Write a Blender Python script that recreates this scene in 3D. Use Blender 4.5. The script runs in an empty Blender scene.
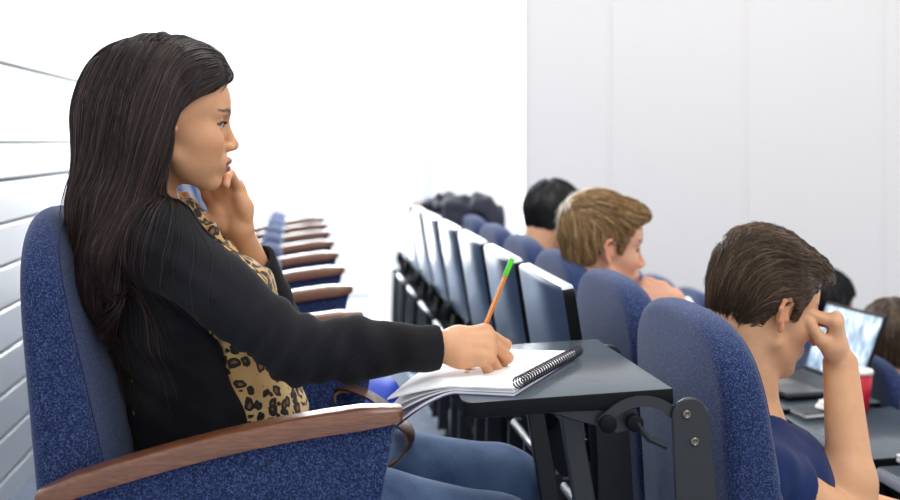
import bpy, bmesh, math, random
import numpy as np
from mathutils import Vector, Matrix
random.seed(7); rng = np.random.RandomState(11)
C = bpy.context.scene.collection
PI = math.pi
ZC = 1.05            # eye height of the camera above the back-row floor
F = 1200.0           # focal length in pixels of the 900 px wide frame
TH = math.radians(7.4)   # the seat rows run a little to the left of the view axis
CT, ST = math.cos(TH), math.sin(TH)

def P(px, py, Y):
    return np.array([(px-450.0)/F*Y, Y, ZC+(142.0-py)/F*Y])

# ------------------------------------------------------------------ tagging
def tag(o, label=None, cat=None, group=None, kind=None):
    if label: o['label'] = label
    if cat: o['category'] = cat
    if group: o['group'] = group
    if kind: o['kind'] = kind
    return o
def empty(name, loc, rz=0.0):
    o = bpy.data.objects.new(name, None); C.objects.link(o)
    o.location = loc; o.rotation_euler = (0, 0, rz); o.empty_display_size = 0.05
    return o
def link(name, me, mat, parent=None, smooth=False):
    o = bpy.data.objects.new(name, me); C.objects.link(o)
    if mat is not None:
        for m in (mat if isinstance(mat, (list, tuple)) else [mat]): me.materials.append(m)
    if smooth: me.polygons.foreach_set('use_smooth', [True]*len(me.polygons))
    if parent is not None: o.parent = parent
    return o
def from_bm(name, bm, mat, parent=None, smooth=False, angle=None):
    me = bpy.data.meshes.new(name)
    bmesh.ops.recalc_face_normals(bm, faces=bm.faces)
    bm.to_mesh(me); bm.free()
    o = link(name, me, mat, parent, smooth)
    if angle: shade_angle(me, angle)
    return o
def shade_angle(me, deg):
    me.polygons.foreach_set('use_smooth', [True]*len(me.polygons))
    bm = bmesh.new(); bm.from_mesh(me)
    for e in bm.edges:
        if len(e.link_faces) == 2 and e.calc_face_angle(0) > math.radians(deg): e.smooth = False
    bm.to_mesh(me); bm.free()
def copy_tree(o, parent=None):
    c = o.copy(); C.objects.link(c)
    if parent is not None: c.parent = parent
    for ch in list(o.children): copy_tree(ch, c)
    return c

# ------------------------------------------------------------------ mesh bits
def add_box(bm, x0, x1, y0, y1, z0, z1, bevel=0.0, seg=2, M=None, mi=0):
    r = bmesh.ops.create_cube(bm, size=1.0)
    vs = r['verts']
    for v in vs:
        v.co = Vector(((x0+x1)/2+v.co.x*(x1-x0), (y0+y1)/2+v.co.y*(y1-y0), (z0+z1)/2+v.co.z*(z1-z0)))
    fs = list({f for v in vs for f in v.link_faces})
    for f in fs: f.material_index = mi
    if bevel > 0:
        es = list({e for v in vs for e in v.link_edges})
        rr = bmesh.ops.bevel(bm, geom=es, offset=bevel, segments=seg, profile=0.5, affect='EDGES')
        vs = list({v for f in rr['faces'] for v in f.verts} | {v for v in vs if v.is_valid})
    if M is not None:
        for v in vs: v.co = M @ v.co
    return vs
def add_prism(bm, pts, axis, a, b, bevel=0.0, seg=2, mi=0):
    """pts in the 2D plane across axis ('y': (x,z), 'x': (y,z), 'z': (x,y)), extruded a..b"""
    def mk(p, t):
        return {'y': (p[0], t, p[1]), 'x': (t, p[0], p[1]), 'z': (p[0], p[1], t)}[axis]
    A = [bm.verts.new(mk(p, a)) for p in pts]; B = [bm.verts.new(mk(p, b)) for p in pts]
    n = len(pts); fs = [bm.faces.new(A), bm.faces.new(B[::-1])]
    side = [bm.faces.new((A[i], B[i], B[(i+1) % n], A[(i+1) % n])) for i in range(n)]
    for f in fs+side: f.material_index = mi
    if bevel > 0:
        es = list({e for f in fs for e in f.edges})
        bmesh.ops.bevel(bm, geom=es, offset=bevel, segments=seg, profile=0.5, affect='EDGES')
def add_tube(bm, pts, r, n=8, caps=True, mi=0, flat=1.0):
    pts = [Vector(p) for p in pts]; rs = r if isinstance(r, (list, tuple)) else [r]*len(pts)
    rings = []; up = None
    for i, p in enumerate(pts):
        t = (pts[min(i+1, len(pts)-1)]-pts[max(i-1, 0)]).normalized()
        if up is None:
            up = Vector((0, 0, 1)) if abs(t.z) < 0.9 else Vector((1, 0, 0))
        u = (up-t*up.dot(t)).normalized(); up = u; w = t.cross(u)
        rings.append([bm.verts.new(p+(u*math.cos(2*PI*k/n)*flat+w*math.sin(2*PI*k/n))*rs[i]) for k in range(n)])
    for a, b in zip(rings, rings[1:]):
        for k in range(n):
            f = bm.faces.new((a[k], a[(k+1) % n], b[(k+1) % n], b[k])); f.material_index = mi; f.smooth = True
    if caps:
        bm.faces.new(rings[0][::-1]).material_index = mi; bm.faces.new(rings[-1]).material_index = mi
def add_lathe(bm, prof, n=32, M=None, mi=0):
    rings = []
    for r, z in prof:
        rings.append([bm.verts.new((max(r, 1e-5)*math.cos(2*PI*k/n), max(r, 1e-5)*math.sin(2*PI*k/n), z)) for k in range(n)])
    for a, b in zip(rings, rings[1:]):
        for k in range(n):
            f = bm.faces.new((a[k], a[(k+1) % n], b[(k+1) % n], b[k])); f.material_index = mi; f.smooth = True
    if M is not None:
        for rg in rings:
            for v in rg: v.co = M @ v.co

# ------------------------------------------------------------------ materials
def hexc(r, g, b):
    f = lambda c: (c/255/12.92) if c/255 <= 0.04045 else ((c/255+0.055)/1.055)**2.4
    return (f(r), f(g), f(b), 1.0)
class NT:
    def __init__(s, name):
        s.m = bpy.data.materials.new(name); s.m.use_nodes = True
        s.t = s.m.node_tree; s.b = s.t.nodes['Principled BSDF']; s.out = s.t.nodes['Material Output']
    def n(s, typ, **kw):
        nd = s.t.nodes.new(typ)
        for k, v in kw.items():
            if hasattr(nd, k) and not k[0].isupper(): setattr(nd, k, v)
            else: nd.inputs[k].default_value = v
        return nd
    def l(s, a, b): s.t.links.new(a, b)
    def set(s, **kw):
        for k, v in kw.items(): s.b.inputs[k.replace('_', ' ')].default_value = v
        return s
    def ramp(s, fac, stops, interp='LINEAR'):
        r = s.n('ShaderNodeValToRGB'); r.color_ramp.interpolation = interp
        e = r.color_ramp.elements
        while len(e) < len(stops): e.new(0.5)
        for i, (p, c) in enumerate(stops): e[i].position = p; e[i].color = c
        s.l(fac, r.inputs[0]); return r.outputs[0]
    def coord(s, kind='Object', scale=(1, 1, 1)):
        tc = s.n('ShaderNodeTexCoord'); mp = s.n('ShaderNodeMapping'); mp.inputs['Scale'].default_value = scale
        s.l(tc.outputs[kind], mp.inputs['Vector']); return mp.outputs[0]
    def noise(s, co, scale, detail=2, rough=0.5):
        nn = s.n('ShaderNodeTexNoise'); nn.inputs['Scale'].default_value = scale
        nn.inputs['Detail'].default_value = detail; nn.inputs['Roughness'].default_value = rough
        s.l(co, nn.inputs['Vector']); return nn.outputs['Fac']
    def bump(s, h, strength=0.3, dist=0.001):
        bp = s.n('ShaderNodeBump'); bp.inputs['Strength'].default_value = strength; bp.inputs['Distance'].default_value = dist
        s.l(h, bp.inputs['Height']); s.l(bp.outputs[0], s.b.inputs['Normal'])
def plain(name, col, rough=0.5, metal=0.0, var=.05, **kw):
    m = NT(name); m.set(Base_Color=col, Roughness=rough, Metallic=metal, **kw)
    co = m.coord(); nf = m.noise(co, 40, 3)
    c2 = tuple(min(1, c*(1+var)) for c in col[:3])+(1,); c1 = tuple(c*(1-var) for c in col[:3])+(1,)
    m.l(m.ramp(nf, [(0.3, c1), (0.7, c2)]), m.b.inputs['Base Color'])
    return m.m
def tweed(name, a, b, c, scale=420, sheen=0.3):
    m = NT(name); m.set(Roughness=0.95, Sheen_Weight=sheen, Sheen_Roughness=0.5)
    m.b.inputs['Sheen Tint'].default_value = (0.75, 0.82, 1, 1)
    m.b.inputs['Specular IOR Level'].default_value = 0.15
    co = m.coord(); nf = m.noise(co, scale, 3, 0.75)
    col = m.ramp(nf, [(0.33, a), (0.5, b), (0.68, c)])
    m.l(col, m.b.inputs['Base Color']); m.bump(nf, 0.5, 0.0015)
    return m.m
M = {}
M['fabric'] = tweed('blue_tweed', hexc(14, 22, 46), hexc(30, 44, 84), hexc(88, 106, 156), scale=400, sheen=.28)
M['piping'] = tweed('dark_piping', hexc(12, 18, 45), hexc(22, 34, 75), hexc(50, 65, 120))
def wood():
    m = NT('brown_wood'); m.set(Roughness=0.38, Coat_Weight=0.7, Coat_Roughness=0.25)
    co = m.coord(scale=(6, 90, 90)); nf = m.noise(co, 2.2, 6, 0.65)
    fine = m.noise(m.coord(scale=(60, 500, 500)), 1.0, 3)
    mx = m.n('ShaderNodeMix', data_type='FLOAT'); mx.inputs[0].default_value = 0.4
    m.l(nf, mx.inputs[2]); m.l(fine, mx.inputs[3])
    m.l(m.ramp(mx.outputs[0], [(0.3, hexc(78, 42, 26)), (0.5, hexc(112, 66, 42)), (0.7, hexc(138, 88, 58))]), m.b.inputs['Base Color'])
    m.bump(nf, 0.1, 0.001); return m.m
M['wood'] = wood()
M['laminate'] = plain('grey_laminate', hexc(74, 85, 94), 0.22)
M['board'] = plain('grey_blue_board', hexc(72, 92, 118), 0.3)
M['edge'] = plain('black_edge', hexc(14, 15, 18), 0.55, IOR=1.25)
M['edge_strip'] = plain('pale_edge_strip', hexc(188, 196, 208), 0.28)
M['rail'] = plain('dark_rail', hexc(44, 46, 52), 0.35, 0.3)
M['steel_dark'] = plain('dark_painted_steel', hexc(38, 41, 46), 0.42)
M['bolt'] = plain('bolt_metal', hexc(130, 125, 115), 0.3, 0.9)
M['wire'] = plain('binding_wire', hexc(45, 42, 52), 0.3, 0.6)
M['paper'] = plain('white_paper', hexc(244, 244, 246), 0.8)
M['purple'] = plain('purple_edge', hexc(120, 95, 160), 0.7)
M['white_wall'] = plain('white_wall_paint', hexc(248, 249, 250), 0.55, var=.005)
M['slat'] = plain('white_gloss_slats', hexc(240, 241, 243), 0.3, var=.005)
M['groove'] = plain('dark_groove', hexc(96, 104, 108), 0.7)
M['far_wall'] = plain('pale_grey_wall', hexc(240, 237, 236), 0.7, var=.006)
M['frame_white'] = plain('pale_frame', hexc(222, 227, 238), 0.5)
M['pen_orange'] = plain('orange_barrel', hexc(226, 128, 40), 0.35)
M['pen_stripe'] = plain('pen_stripe', hexc(246, 214, 160), 0.4)
M['pen_green'] = plain('green_cap', hexc(90, 215, 35), 0.4)
M['pen_dark'] = plain('pen_tip', hexc(40, 30, 25), 0.4)
M['red'] = plain('red_paper_cup', hexc(205, 22, 52), 0.45)
M['cream'] = plain('cream_lid', hexc(238, 233, 224), 0.5)
M['black_cover'] = plain('black_cover', hexc(24, 27, 36), 0.4)
M['white_plastic'] = plain('white_plastic', hexc(240, 240, 242), 0.4)
M['laptop_grey'] = plain('laptop_grey', hexc(84, 86, 92), 0.35, 0.4)
M['key'] = plain('dark_keys', hexc(40, 42, 48), 0.5)
M['leather'] = plain('brown_leather', hexc(66, 38, 24), 0.45)
M['leather_tan'] = plain('tan_leather', hexc(176, 122, 66), 0.55)
M['bag'] = plain('royal_blue_cloth', hexc(18, 58, 176), 0.6)
M['jacket'] = plain('navy_jacket', hexc(24, 28, 48), 0.75)
M['pale_cloth'] = plain('pale_cloth', hexc(200, 190, 190), 0.8)
M['shoe'] = plain('dark_shoe', hexc(35, 32, 34), 0.5)
M['trousers'] = plain('taupe_trousers', hexc(72, 60, 60), 0.9)
M['dark_trousers'] = plain('dark_trousers', hexc(36, 38, 50), 0.9)
M['grey_top'] = plain('grey_top', hexc(120, 124, 134), 0.9)
M['shirt_white'] = plain('white_shirt', hexc(228, 232, 240), 0.85)
M['pink_top'] = plain('pale_top', hexc(214, 214, 222), 0.85)
M['hoodie_blue'] = plain('blue_top', hexc(40, 60, 110), 0.9)
def cloth(name, a, b, scale=900, sheen=0.0, big=8):
    m = NT(name); m.set(Roughness=0.95, Sheen_Weight=sheen)
    m.b.inputs['Specular IOR Level'].default_value = 0.2
    co = m.coord(); nf = m.noise(co, scale, 2, 0.7); bg = m.noise(co, big, 3)
    mx = m.n('ShaderNodeMix', data_type='FLOAT'); mx.inputs[0].default_value = 0.45
    m.l(nf, mx.inputs[2]); m.l(bg, mx.inputs[3])
    m.l(m.ramp(mx.outputs[0], [(0.35, a), (0.65, b)]), m.b.inputs['Base Color']); m.bump(nf, 0.4, 0.001)
    return m.m
M['cardigan'] = cloth('black_knit', hexc(13, 13, 16), hexc(38, 38, 43), 700, 0.04)
M['navy_tee'] = cloth('navy_cotton', hexc(16, 30, 70), hexc(28, 48, 98), 600, 0.1)
def denim():
    m = NT('denim'); m.set(Roughness=0.9, Sheen_Weight=0.15)
    co = m.coord(); f1 = m.noise(co, 900, 2, 0.8); f2 = m.noise(co, 12, 3)
    mx = m.n('ShaderNodeMix', data_type='FLOAT'); mx.inputs[0].default_value = 0.5
    m.l(f1, mx.inputs[2]); m.l(f2, mx.inputs[3])
    m.l(m.ramp(mx.outputs[0], [(0.35, hexc(48, 72, 112)), (0.65, hexc(120, 148, 190))]), m.b.inputs['Base Color'])
    m.bump(f1, 0.4, 0.001); return m.m
M['denim'] = denim()
def leopard():
    m = NT('leopard_print'); m.set(Roughness=0.75, Sheen_Weight=0.1)
    co = m.coord(); wn = m.n('ShaderNodeTexNoise'); wn.inputs['Scale'].default_value = 38; wn.inputs['Detail'].default_value = 2
    m.l(co, wn.inputs['Vector'])
    vm = m.n('ShaderNodeVectorMath', operation='MULTIPLY_ADD'); m.l(wn.outputs['Color'], vm.inputs[0])
    vm.inputs[1].default_value = (0.022, 0.022, 0.022); m.l(co, vm.inputs[2])
    vo = m.n('ShaderNodeTexVoronoi'); vo.inputs['Scale'].default_value = 56; vo.inputs['Randomness'].default_value = 0.75
    m.l(vm.outputs[0], vo.inputs['Vector'])
    base = m.ramp(m.noise(co, 9, 2), [(0.35, hexc(182, 142, 86)), (0.65, hexc(216, 184, 128))])
    ring = m.ramp(vo.outputs['Distance'], [(0.0, hexc(140, 92, 48)), (0.20, hexc(128, 82, 42)), (0.25, hexc(24, 17, 14)), (0.49, hexc(24, 17, 14)), (0.53, (0, 0, 0, 0))])
    msk = m.ramp(vo.outputs['Distance'], [(0.49, (1, 1, 1, 1)), (0.53, (0, 0, 0, 1))])
    mx = m.n('ShaderNodeMix', data_type='RGBA'); m.l(msk, mx.inputs[0]); m.l(base, mx.inputs[6]); m.l(ring, mx.inputs[7])
    m.l(mx.outputs[2], m.b.inputs['Base Color']); return m.m
M['leopard'] = leopard()
def skin(name, tone=(1, 1, 1)):
    m = NT(name); m.set(Roughness=0.48, Subsurface_Weight=0.18, Subsurface_Scale=0.012)
    m.b.inputs['Subsurface Radius'].default_value = (1, 0.35, 0.2)
    m.b.inputs['Specular IOR Level'].default_value = 0.4
    at = m.n('ShaderNodeAttribute', attribute_name='Col'); co = m.coord()
    nf = m.noise(co, 45, 3); r = m.ramp(nf, [(0.3, (0.93, 0.92, 0.92, 1)), (0.7, (1, 1, 1, 1))])
    mx = m.n('ShaderNodeMix', data_type='RGBA', blend_type='MULTIPLY'); mx.inputs[0].default_value = 1
    m.l(at.outputs['Color'], mx.inputs[6]); m.l(r, mx.inputs[7]); m.l(mx.outputs[2], m.b.inputs['Base Color'])
    m.bump(m.noise(co, 900, 2), 0.12, 0.0006); return m.m
M['skin'] = skin('skin')
def hair(name, a, b, c, rough=0.38):
    m = NT(name); m.set(Roughness=rough); m.b.inputs['Specular IOR Level'].default_value = 0.45
    at = m.n('ShaderNodeAttribute', attribute_name='Rnd')
    m.l(m.ramp(at.outputs['Fac'], [(0.0, a), (0.55, b), (1.0, c)]), m.b.inputs['Base Color']); return m.m
M['hair_dark'] = hair('dark_brown_hair', hexc(20, 13, 13), hexc(44, 31, 28), hexc(100, 72, 64), 0.42)
M['hair_matte'] = hair('matte_dark_hair', hexc(18, 12, 12), hexc(34, 24, 22), hexc(50, 36, 33), 0.75)
M['hair_brown'] = hair('brown_hair', hexc(46, 33, 24), hexc(88, 67, 49), hexc(148, 120, 90))
M['hair_blond'] = hair('blond_hair', hexc(88, 62, 36), hexc(158, 122, 76), hexc(222, 192, 142))
M['hair_black'] = hair('black_hair', hexc(10, 10, 13), hexc(20, 20, 25), hexc(42, 42, 50))
M['hair_pale'] = hair('pale_blond_hair', hexc(180, 165, 140), hexc(215, 203, 182), hexc(240, 234, 222))
def eye():
    m = NT('eye'); m.set(Roughness=0.08)
    at = m.n('ShaderNodeAttribute', attribute_name='Col'); m.l(at.outputs['Color'], m.b.inputs['Base Color']); return m.m
M['eye'] = eye()
def carpet():
    m = NT('carpet'); m.set(Roughness=1.0)
    co = m.coord(scale=(1.2, 9, 1)); nf = m.noise(co, 14, 4, 0.7); n2 = m.noise(m.coord(), 350, 2)
    mx = m.n('ShaderNodeMix', data_type='FLOAT'); mx.inputs[0].default_value = 0.3
    m.l(nf, mx.inputs[2]); m.l(n2, mx.inputs[3])
    m.l(m.ramp(mx.outputs[0], [(0.3, hexc(98, 110, 128)), (0.7, hexc(172, 186, 205))]), m.b.inputs['Base Color']); return m.m
M['carpet'] = carpet()
def sheer():
    m = NT('sheer_curtain')
    tr = m.n('ShaderNodeBsdfTransparent'); tl = m.n('ShaderNodeBsdfTranslucent'); df = m.n('ShaderNodeBsdfDiffuse')
    tl.inputs[0].default_value = (0.93, 0.95, 1, 1); df.inputs[0].default_value = (0.93, 0.95, 1, 1)
    a = m.n('ShaderNodeMixShader'); a.inputs[0].default_value = 0.3; m.l(tl.outputs[0], a.inputs[1]); m.l(df.outputs[0], a.inputs[2])
    b = m.n('ShaderNodeMixShader'); b.inputs[0].default_value = 0.07; m.l(tr.outputs[0], b.inputs[1]); m.l(a.outputs[0], b.inputs[2])
    m.l(b.outputs[0], m.out.inputs[0]); return m.m
M['sheer'] = sheer()
def glass():
    m = NT('window_glass')
    tr = m.n('ShaderNodeBsdfTransparent'); gl = m.n('ShaderNodeBsdfGlossy'); gl.inputs['Roughness'].default_value = 0.02
    a = m.n('ShaderNodeMixShader'); a.inputs[0].default_value = 0.06; m.l(tr.outputs[0], a.inputs[1]); m.l(gl.outputs[0], a.inputs[2])
    m.l(a.outputs[0], m.out.inputs[0]); return m.m
M['glass'] = glass()
def screen():
    m = NT('laptop_display'); m.set(Roughness=0.25)
    co = m.coord(scale=(1, 14, 9)); nf = m.noise(co, 2.0, 5, 0.6)
    col = m.ramp(nf, [(0.3, hexc(52, 74, 96)), (0.5, hexc(140, 165, 188)), (0.66, hexc(214, 226, 236))])
    m.l(col, m.b.inputs['Emission Color']); m.l(col, m.b.inputs['Base Color']); m.b.inputs['Emission Strength'].default_value = 0.55; return m.m
M['screen'] = screen()
# ------------------------------------------------------------------ implicit-surface modelling (numpy)
def nrm(v): v = np.asarray(v, float); return v/np.linalg.norm(v)
def smin(a, b, k):
    h = np.clip(0.5+0.5*(b-a)/k, 0, 1); return b+(a-b)*h-k*h*(1-h)
def smax(a, b, k): return -smin(-a, -b, k)
def ell(c, r, R=None):
    c = np.asarray(c, float); r = np.asarray(r, float)
    def f(p):
        q = p-c
        if R is not None: q = q@R
        k0 = np.sqrt(((q/r)**2).sum(1))+1e-9; k1 = np.sqrt(((q/r**2)**2).sum(1))+1e-9
        return k0*(k0-1)/k1
    return f
def cap(a, b, ra, rb):
    a = np.asarray(a, float); b = np.asarray(b, float); ba = b-a; L2 = (ba**2).sum()+1e-12
    def f(p):
        q = p-a; h = np.clip(q@ba/L2, 0, 1)
        return np.sqrt(((q-h[:, None]*ba)**2).sum(1))-(ra+(rb-ra)*h)
    return f
def ecap(a, b, lat, ra, rb):
    """tapered capsule of elliptical section: ra, rb = (lateral, depth) radii at a and b"""
    a = np.asarray(a, float); b = np.asarray(b, float); ax = b-a; L = np.linalg.norm(ax); ax = ax/L
    u = np.asarray(lat, float); u = nrm(u-ax*(u@ax)); w = np.cross(ax, u)
    def f(p):
        q = p-a; t = np.clip(q@ax/L, 0, 1); s = q-t[:, None]*L*ax
        ru = ra[0]+(rb[0]-ra[0])*t; rw = ra[1]+(rb[1]-ra[1])*t; rm = np.minimum(ru, rw)
        k = np.sqrt(((s@u)/ru)**2+((s@w)/rw)**2+((s@ax)/rm)**2)
        return (k-1)*rm
    return f
def sleeve(pts, rs, end_dir, k=.012, ke=.002):
    """tapered tube through pts, cut square at its last point across end_dir"""
    cs = [cap(a, b, ra, rb) for a, b, ra, rb in zip(pts, pts[1:], rs, rs[1:])]; e = np.asarray(pts[-1], float); ax = nrm(end_dir)
    def f(p):
        d = cs[0](p)
        for c in cs[1:]: d = smin(d, c(p), k)
        return smax(d, (p-e)@ax, ke)
    return f
def local(fn, R, o):
    """a shape given in a local frame (columns of R are its axes) with origin o"""
    o = np.asarray(o, float)
    return lambda p: fn((p-o)@R)
class SDF:
    def __init__(s): s.items = []; s.post = None
    def add(s, f, k=0.01): s.items.append((1, f, k)); return s
    def sub(s, f, k=0.005): s.items.append((-1, f, k)); return s
    def cut(s, f, k=0.005): s.items.append((0, f, k)); return s   # intersect
    def __call__(s, p, act=None):
        d = None
        for i in (range(len(s.items)) if act is None else act):
            op, f, k = s.items[i]; v = f(p)
            if op == 1: d = v if d is None else smin(d, v, k)
            elif d is None: continue
            elif op == -1: d = smax(d, -v, k)
            else: d = smax(d, v, k)
        if d is None: d = np.full(len(p), 1.0)
        return d if s.post is None else d+s.post(p)
def grad(f, p, e=0.0008):
    k = np.array([[1, -1, -1], [-1, -1, 1], [-1, 1, -1], [1, 1, 1]], float)
    g = np.zeros_like(p)
    for v in k: g += v*f(p+v*e)[:, None]
    return g/(np.linalg.norm(g, axis=1, keepdims=True)+1e-12)
def nets(sdf, lo, hi, h, B=10):
    lo = np.asarray(lo, float); hi = np.asarray(hi, float)
    nb = np.ceil((hi-lo)/(h*B)).astype(int)
    I = np.stack(np.meshgrid(*[np.arange(n) for n in nb], indexing='ij'), -1).reshape(-1, 3)
    ctr = lo+(I+0.5)*B*h; diag = B*h*0.5*1.7321
    dv = [f(ctr) for _, f, _ in sdf.items]
    tot = sdf(ctr)
    keep = np.abs(tot) < diag*1.6+0.01
    adds = np.stack([d if op == 1 else np.full(len(ctr), 9.0) for d, (op, _, _) in zip(dv, sdf.items)]).min(0)
    g = np.stack(np.meshgrid(*[np.arange(B+1)]*3, indexing='ij'), -1).reshape(-1, 3)
    N = (nb*B+2).astype(np.int64)
    key = lambda c: (c[:, 0].astype(np.int64)*N[1]+c[:, 1])*N[2]+c[:, 2]
    verts = []; keys = []; quads = [[], [], []]
    corners = [(i, j, k) for i in (0, 1) for j in (0, 1) for k in (0, 1)]
    ed = [(a, b) for a in range(8) for b in range(a+1, 8) if sum(abs(x-y) for x, y in zip(corners[a], corners[b])) == 1]
    for bi in np.nonzero(keep)[0]:
        act = []
        for i, (op, f, k) in enumerate(sdf.items):
            d = dv[i][bi]
            if op == 1:
                if d < adds[bi]+2*diag*1.1+k: act.append(i)
            elif op == -1:
                if d < diag*1.5+k: act.append(i)
            else: act.append(i)
        if not act: continue
        base = I[bi]*B
        V = sdf(lo+(base+g)*h, act).reshape(B+1, B+1, B+1)
        S = V < 0
        if S.all() or not S.any(): continue
        cn = [S[a:a+B, b:b+B, c:c+B] for a, b, c in corners]
        anyS = cn[0].copy(); allS = cn[0].copy()
        for c in cn[1:]: anyS |= c; allS &= c
        idx = np.stack(np.nonzero(anyS & ~allS), 1)
        if len(idx):
            cv = np.stack([V[idx[:, 0]+a, idx[:, 1]+b, idx[:, 2]+c] for a, b, c in corners], 1)
            acc = np.zeros((len(idx), 3)); cnt = np.zeros(len(idx))
            for a, b in ed:
                va, vb = cv[:, a], cv[:, b]; m = (va < 0) != (vb < 0)
                t = np.where(m, va/(va-vb+1e-20), 0)
                pa, pb = np.array(corners[a], float), np.array(corners[b], float)
                acc += np.where(m[:, None], pa+(pb-pa)*t[:, None], 0); cnt += m
            vv = lo+(base+idx+acc/cnt[:, None])*h
            fa = lambda q: sdf(q, act)
            vv = vv-grad(fa, vv, h*.5)*np.clip(fa(vv), -h, h)[:, None]*.8
            verts.append(vv); keys.append(key(base+idx))
        for ax in range(3):
            sl0 = [slice(0, B)]*3; sl1 = [slice(0, B)]*3; sl1[ax] = slice(1, B+1)
            a, b = S[tuple(sl0)], S[tuple(sl1)]
            e = np.stack(np.nonzero(a != b), 1)
            if len(e): quads[ax].append(np.concatenate([e+base, a[e[:, 0], e[:, 1], e[:, 2]][:, None].astype(int)], 1))
    V = np.concatenate(verts); K = np.concatenate(keys)
    o = np.argsort(K); V = V[o]; K = K[o]
    F_ = []
    for ax in range(3):
        if not quads[ax]: continue
        e = np.concatenate(quads[ax]); u, w = (ax+1) % 3, (ax+2) % 3
        cs = []
        for du, dw in ((0, 0), (1, 0), (1, 1), (0, 1)):
            c = e[:, :3].copy(); c[:, u] -= du; c[:, w] -= dw
            kk = key(c); j = np.clip(np.searchsorted(K, kk), 0, len(K)-1); j = np.where(K[j] == kk, j, -1); cs.append(j)
        q = np.stack(cs, 1); ok = (q >= 0).all(1); q = q[ok]; fl = e[ok, 3] == 1
        q[~fl] = q[~fl][:, ::-1]; F_.append(q)
    Q = np.concatenate(F_)
    used = np.unique(Q); mp = np.full(len(V), -1); mp[used] = np.arange(len(used))
    return V[used], mp[Q]
def np_mesh(name, V, Q, mat, parent=None, smooth=True, col=None, attr='Col'):
    me = bpy.data.meshes.new(name)
    n = Q.shape[1]
    me.vertices.add(len(V)); me.vertices.foreach_set('co', np.asarray(V, np.float32).ravel())
    me.loops.add(Q.size); me.loops.foreach_set('vertex_index', Q.astype(np.int32).ravel())
    me.polygons.add(len(Q)); me.polygons.foreach_set('loop_start', np.arange(0, Q.size, n, dtype=np.int32))
    me.update(calc_edges=True)
    if col is not None:
        if attr == 'Col':
            a = me.color_attributes.new(name='Col', type='FLOAT_COLOR', domain='POINT')
            a.data.foreach_set('color', np.concatenate([col, np.ones((len(col), 1))], 1).astype(np.float32).ravel())
        else:
            a = me.attributes.new(attr, 'FLOAT', 'POINT'); a.data.foreach_set('value', col.astype(np.float32))
    me.validate()
    o = link(name, me, mat, parent, smooth)
    return o
def sdf_obj(name, sdf, lo, hi, h, mat, parent=None, colfn=None, attr='Col'):
    V, Q = nets(sdf, lo, hi, h)
    col = None if colfn is None else colfn(V)
    V = V-woff(parent)      # children live in the parent's frame
    return np_mesh(name, V, Q, mat, parent, True, col, attr)
def woff(par):
    v = np.zeros(3)
    while par is not None: v = v+np.array(par.location); par = par.parent
    return v
def bnd(lo, hi): return np.asarray(lo, float), np.asarray(hi, float)
_w = rng.randn(6, 3); _ph = rng.rand(6)*6.28
def ripple(p, amp, f, stretch=(1, 1, 1)):
    q = p*np.asarray(stretch)*f
    a = np.sin(q@_w[0]+_ph[0]+1.7*np.sin(q@_w[1]*0.6+_ph[1])); b = np.sin(q@_w[2]*1.3+_ph[2]+1.3*np.sin(q@_w[3]*0.8+_ph[3]))
    return amp*(a+b*0.6)

def rot(yaw, pitch, roll=0.0):
    """columns = forward, left, up of a head turned by yaw (about z), nodded down by pitch, leaning to its right by roll; degrees"""
    y, p, r = map(math.radians, (yaw, pitch, roll))
    Rz = np.array([[math.cos(y), -math.sin(y), 0], [math.sin(y), math.cos(y), 0], [0, 0, 1]])
    Ry = np.array([[math.cos(p), 0, math.sin(p)], [0, 1, 0], [-math.sin(p), 0, math.cos(p)]])
    Rx = np.array([[1, 0, 0], [0, math.cos(r), -math.sin(r)], [0, math.sin(r), math.cos(r)]])
    return Rz@Ry@Rx

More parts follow.
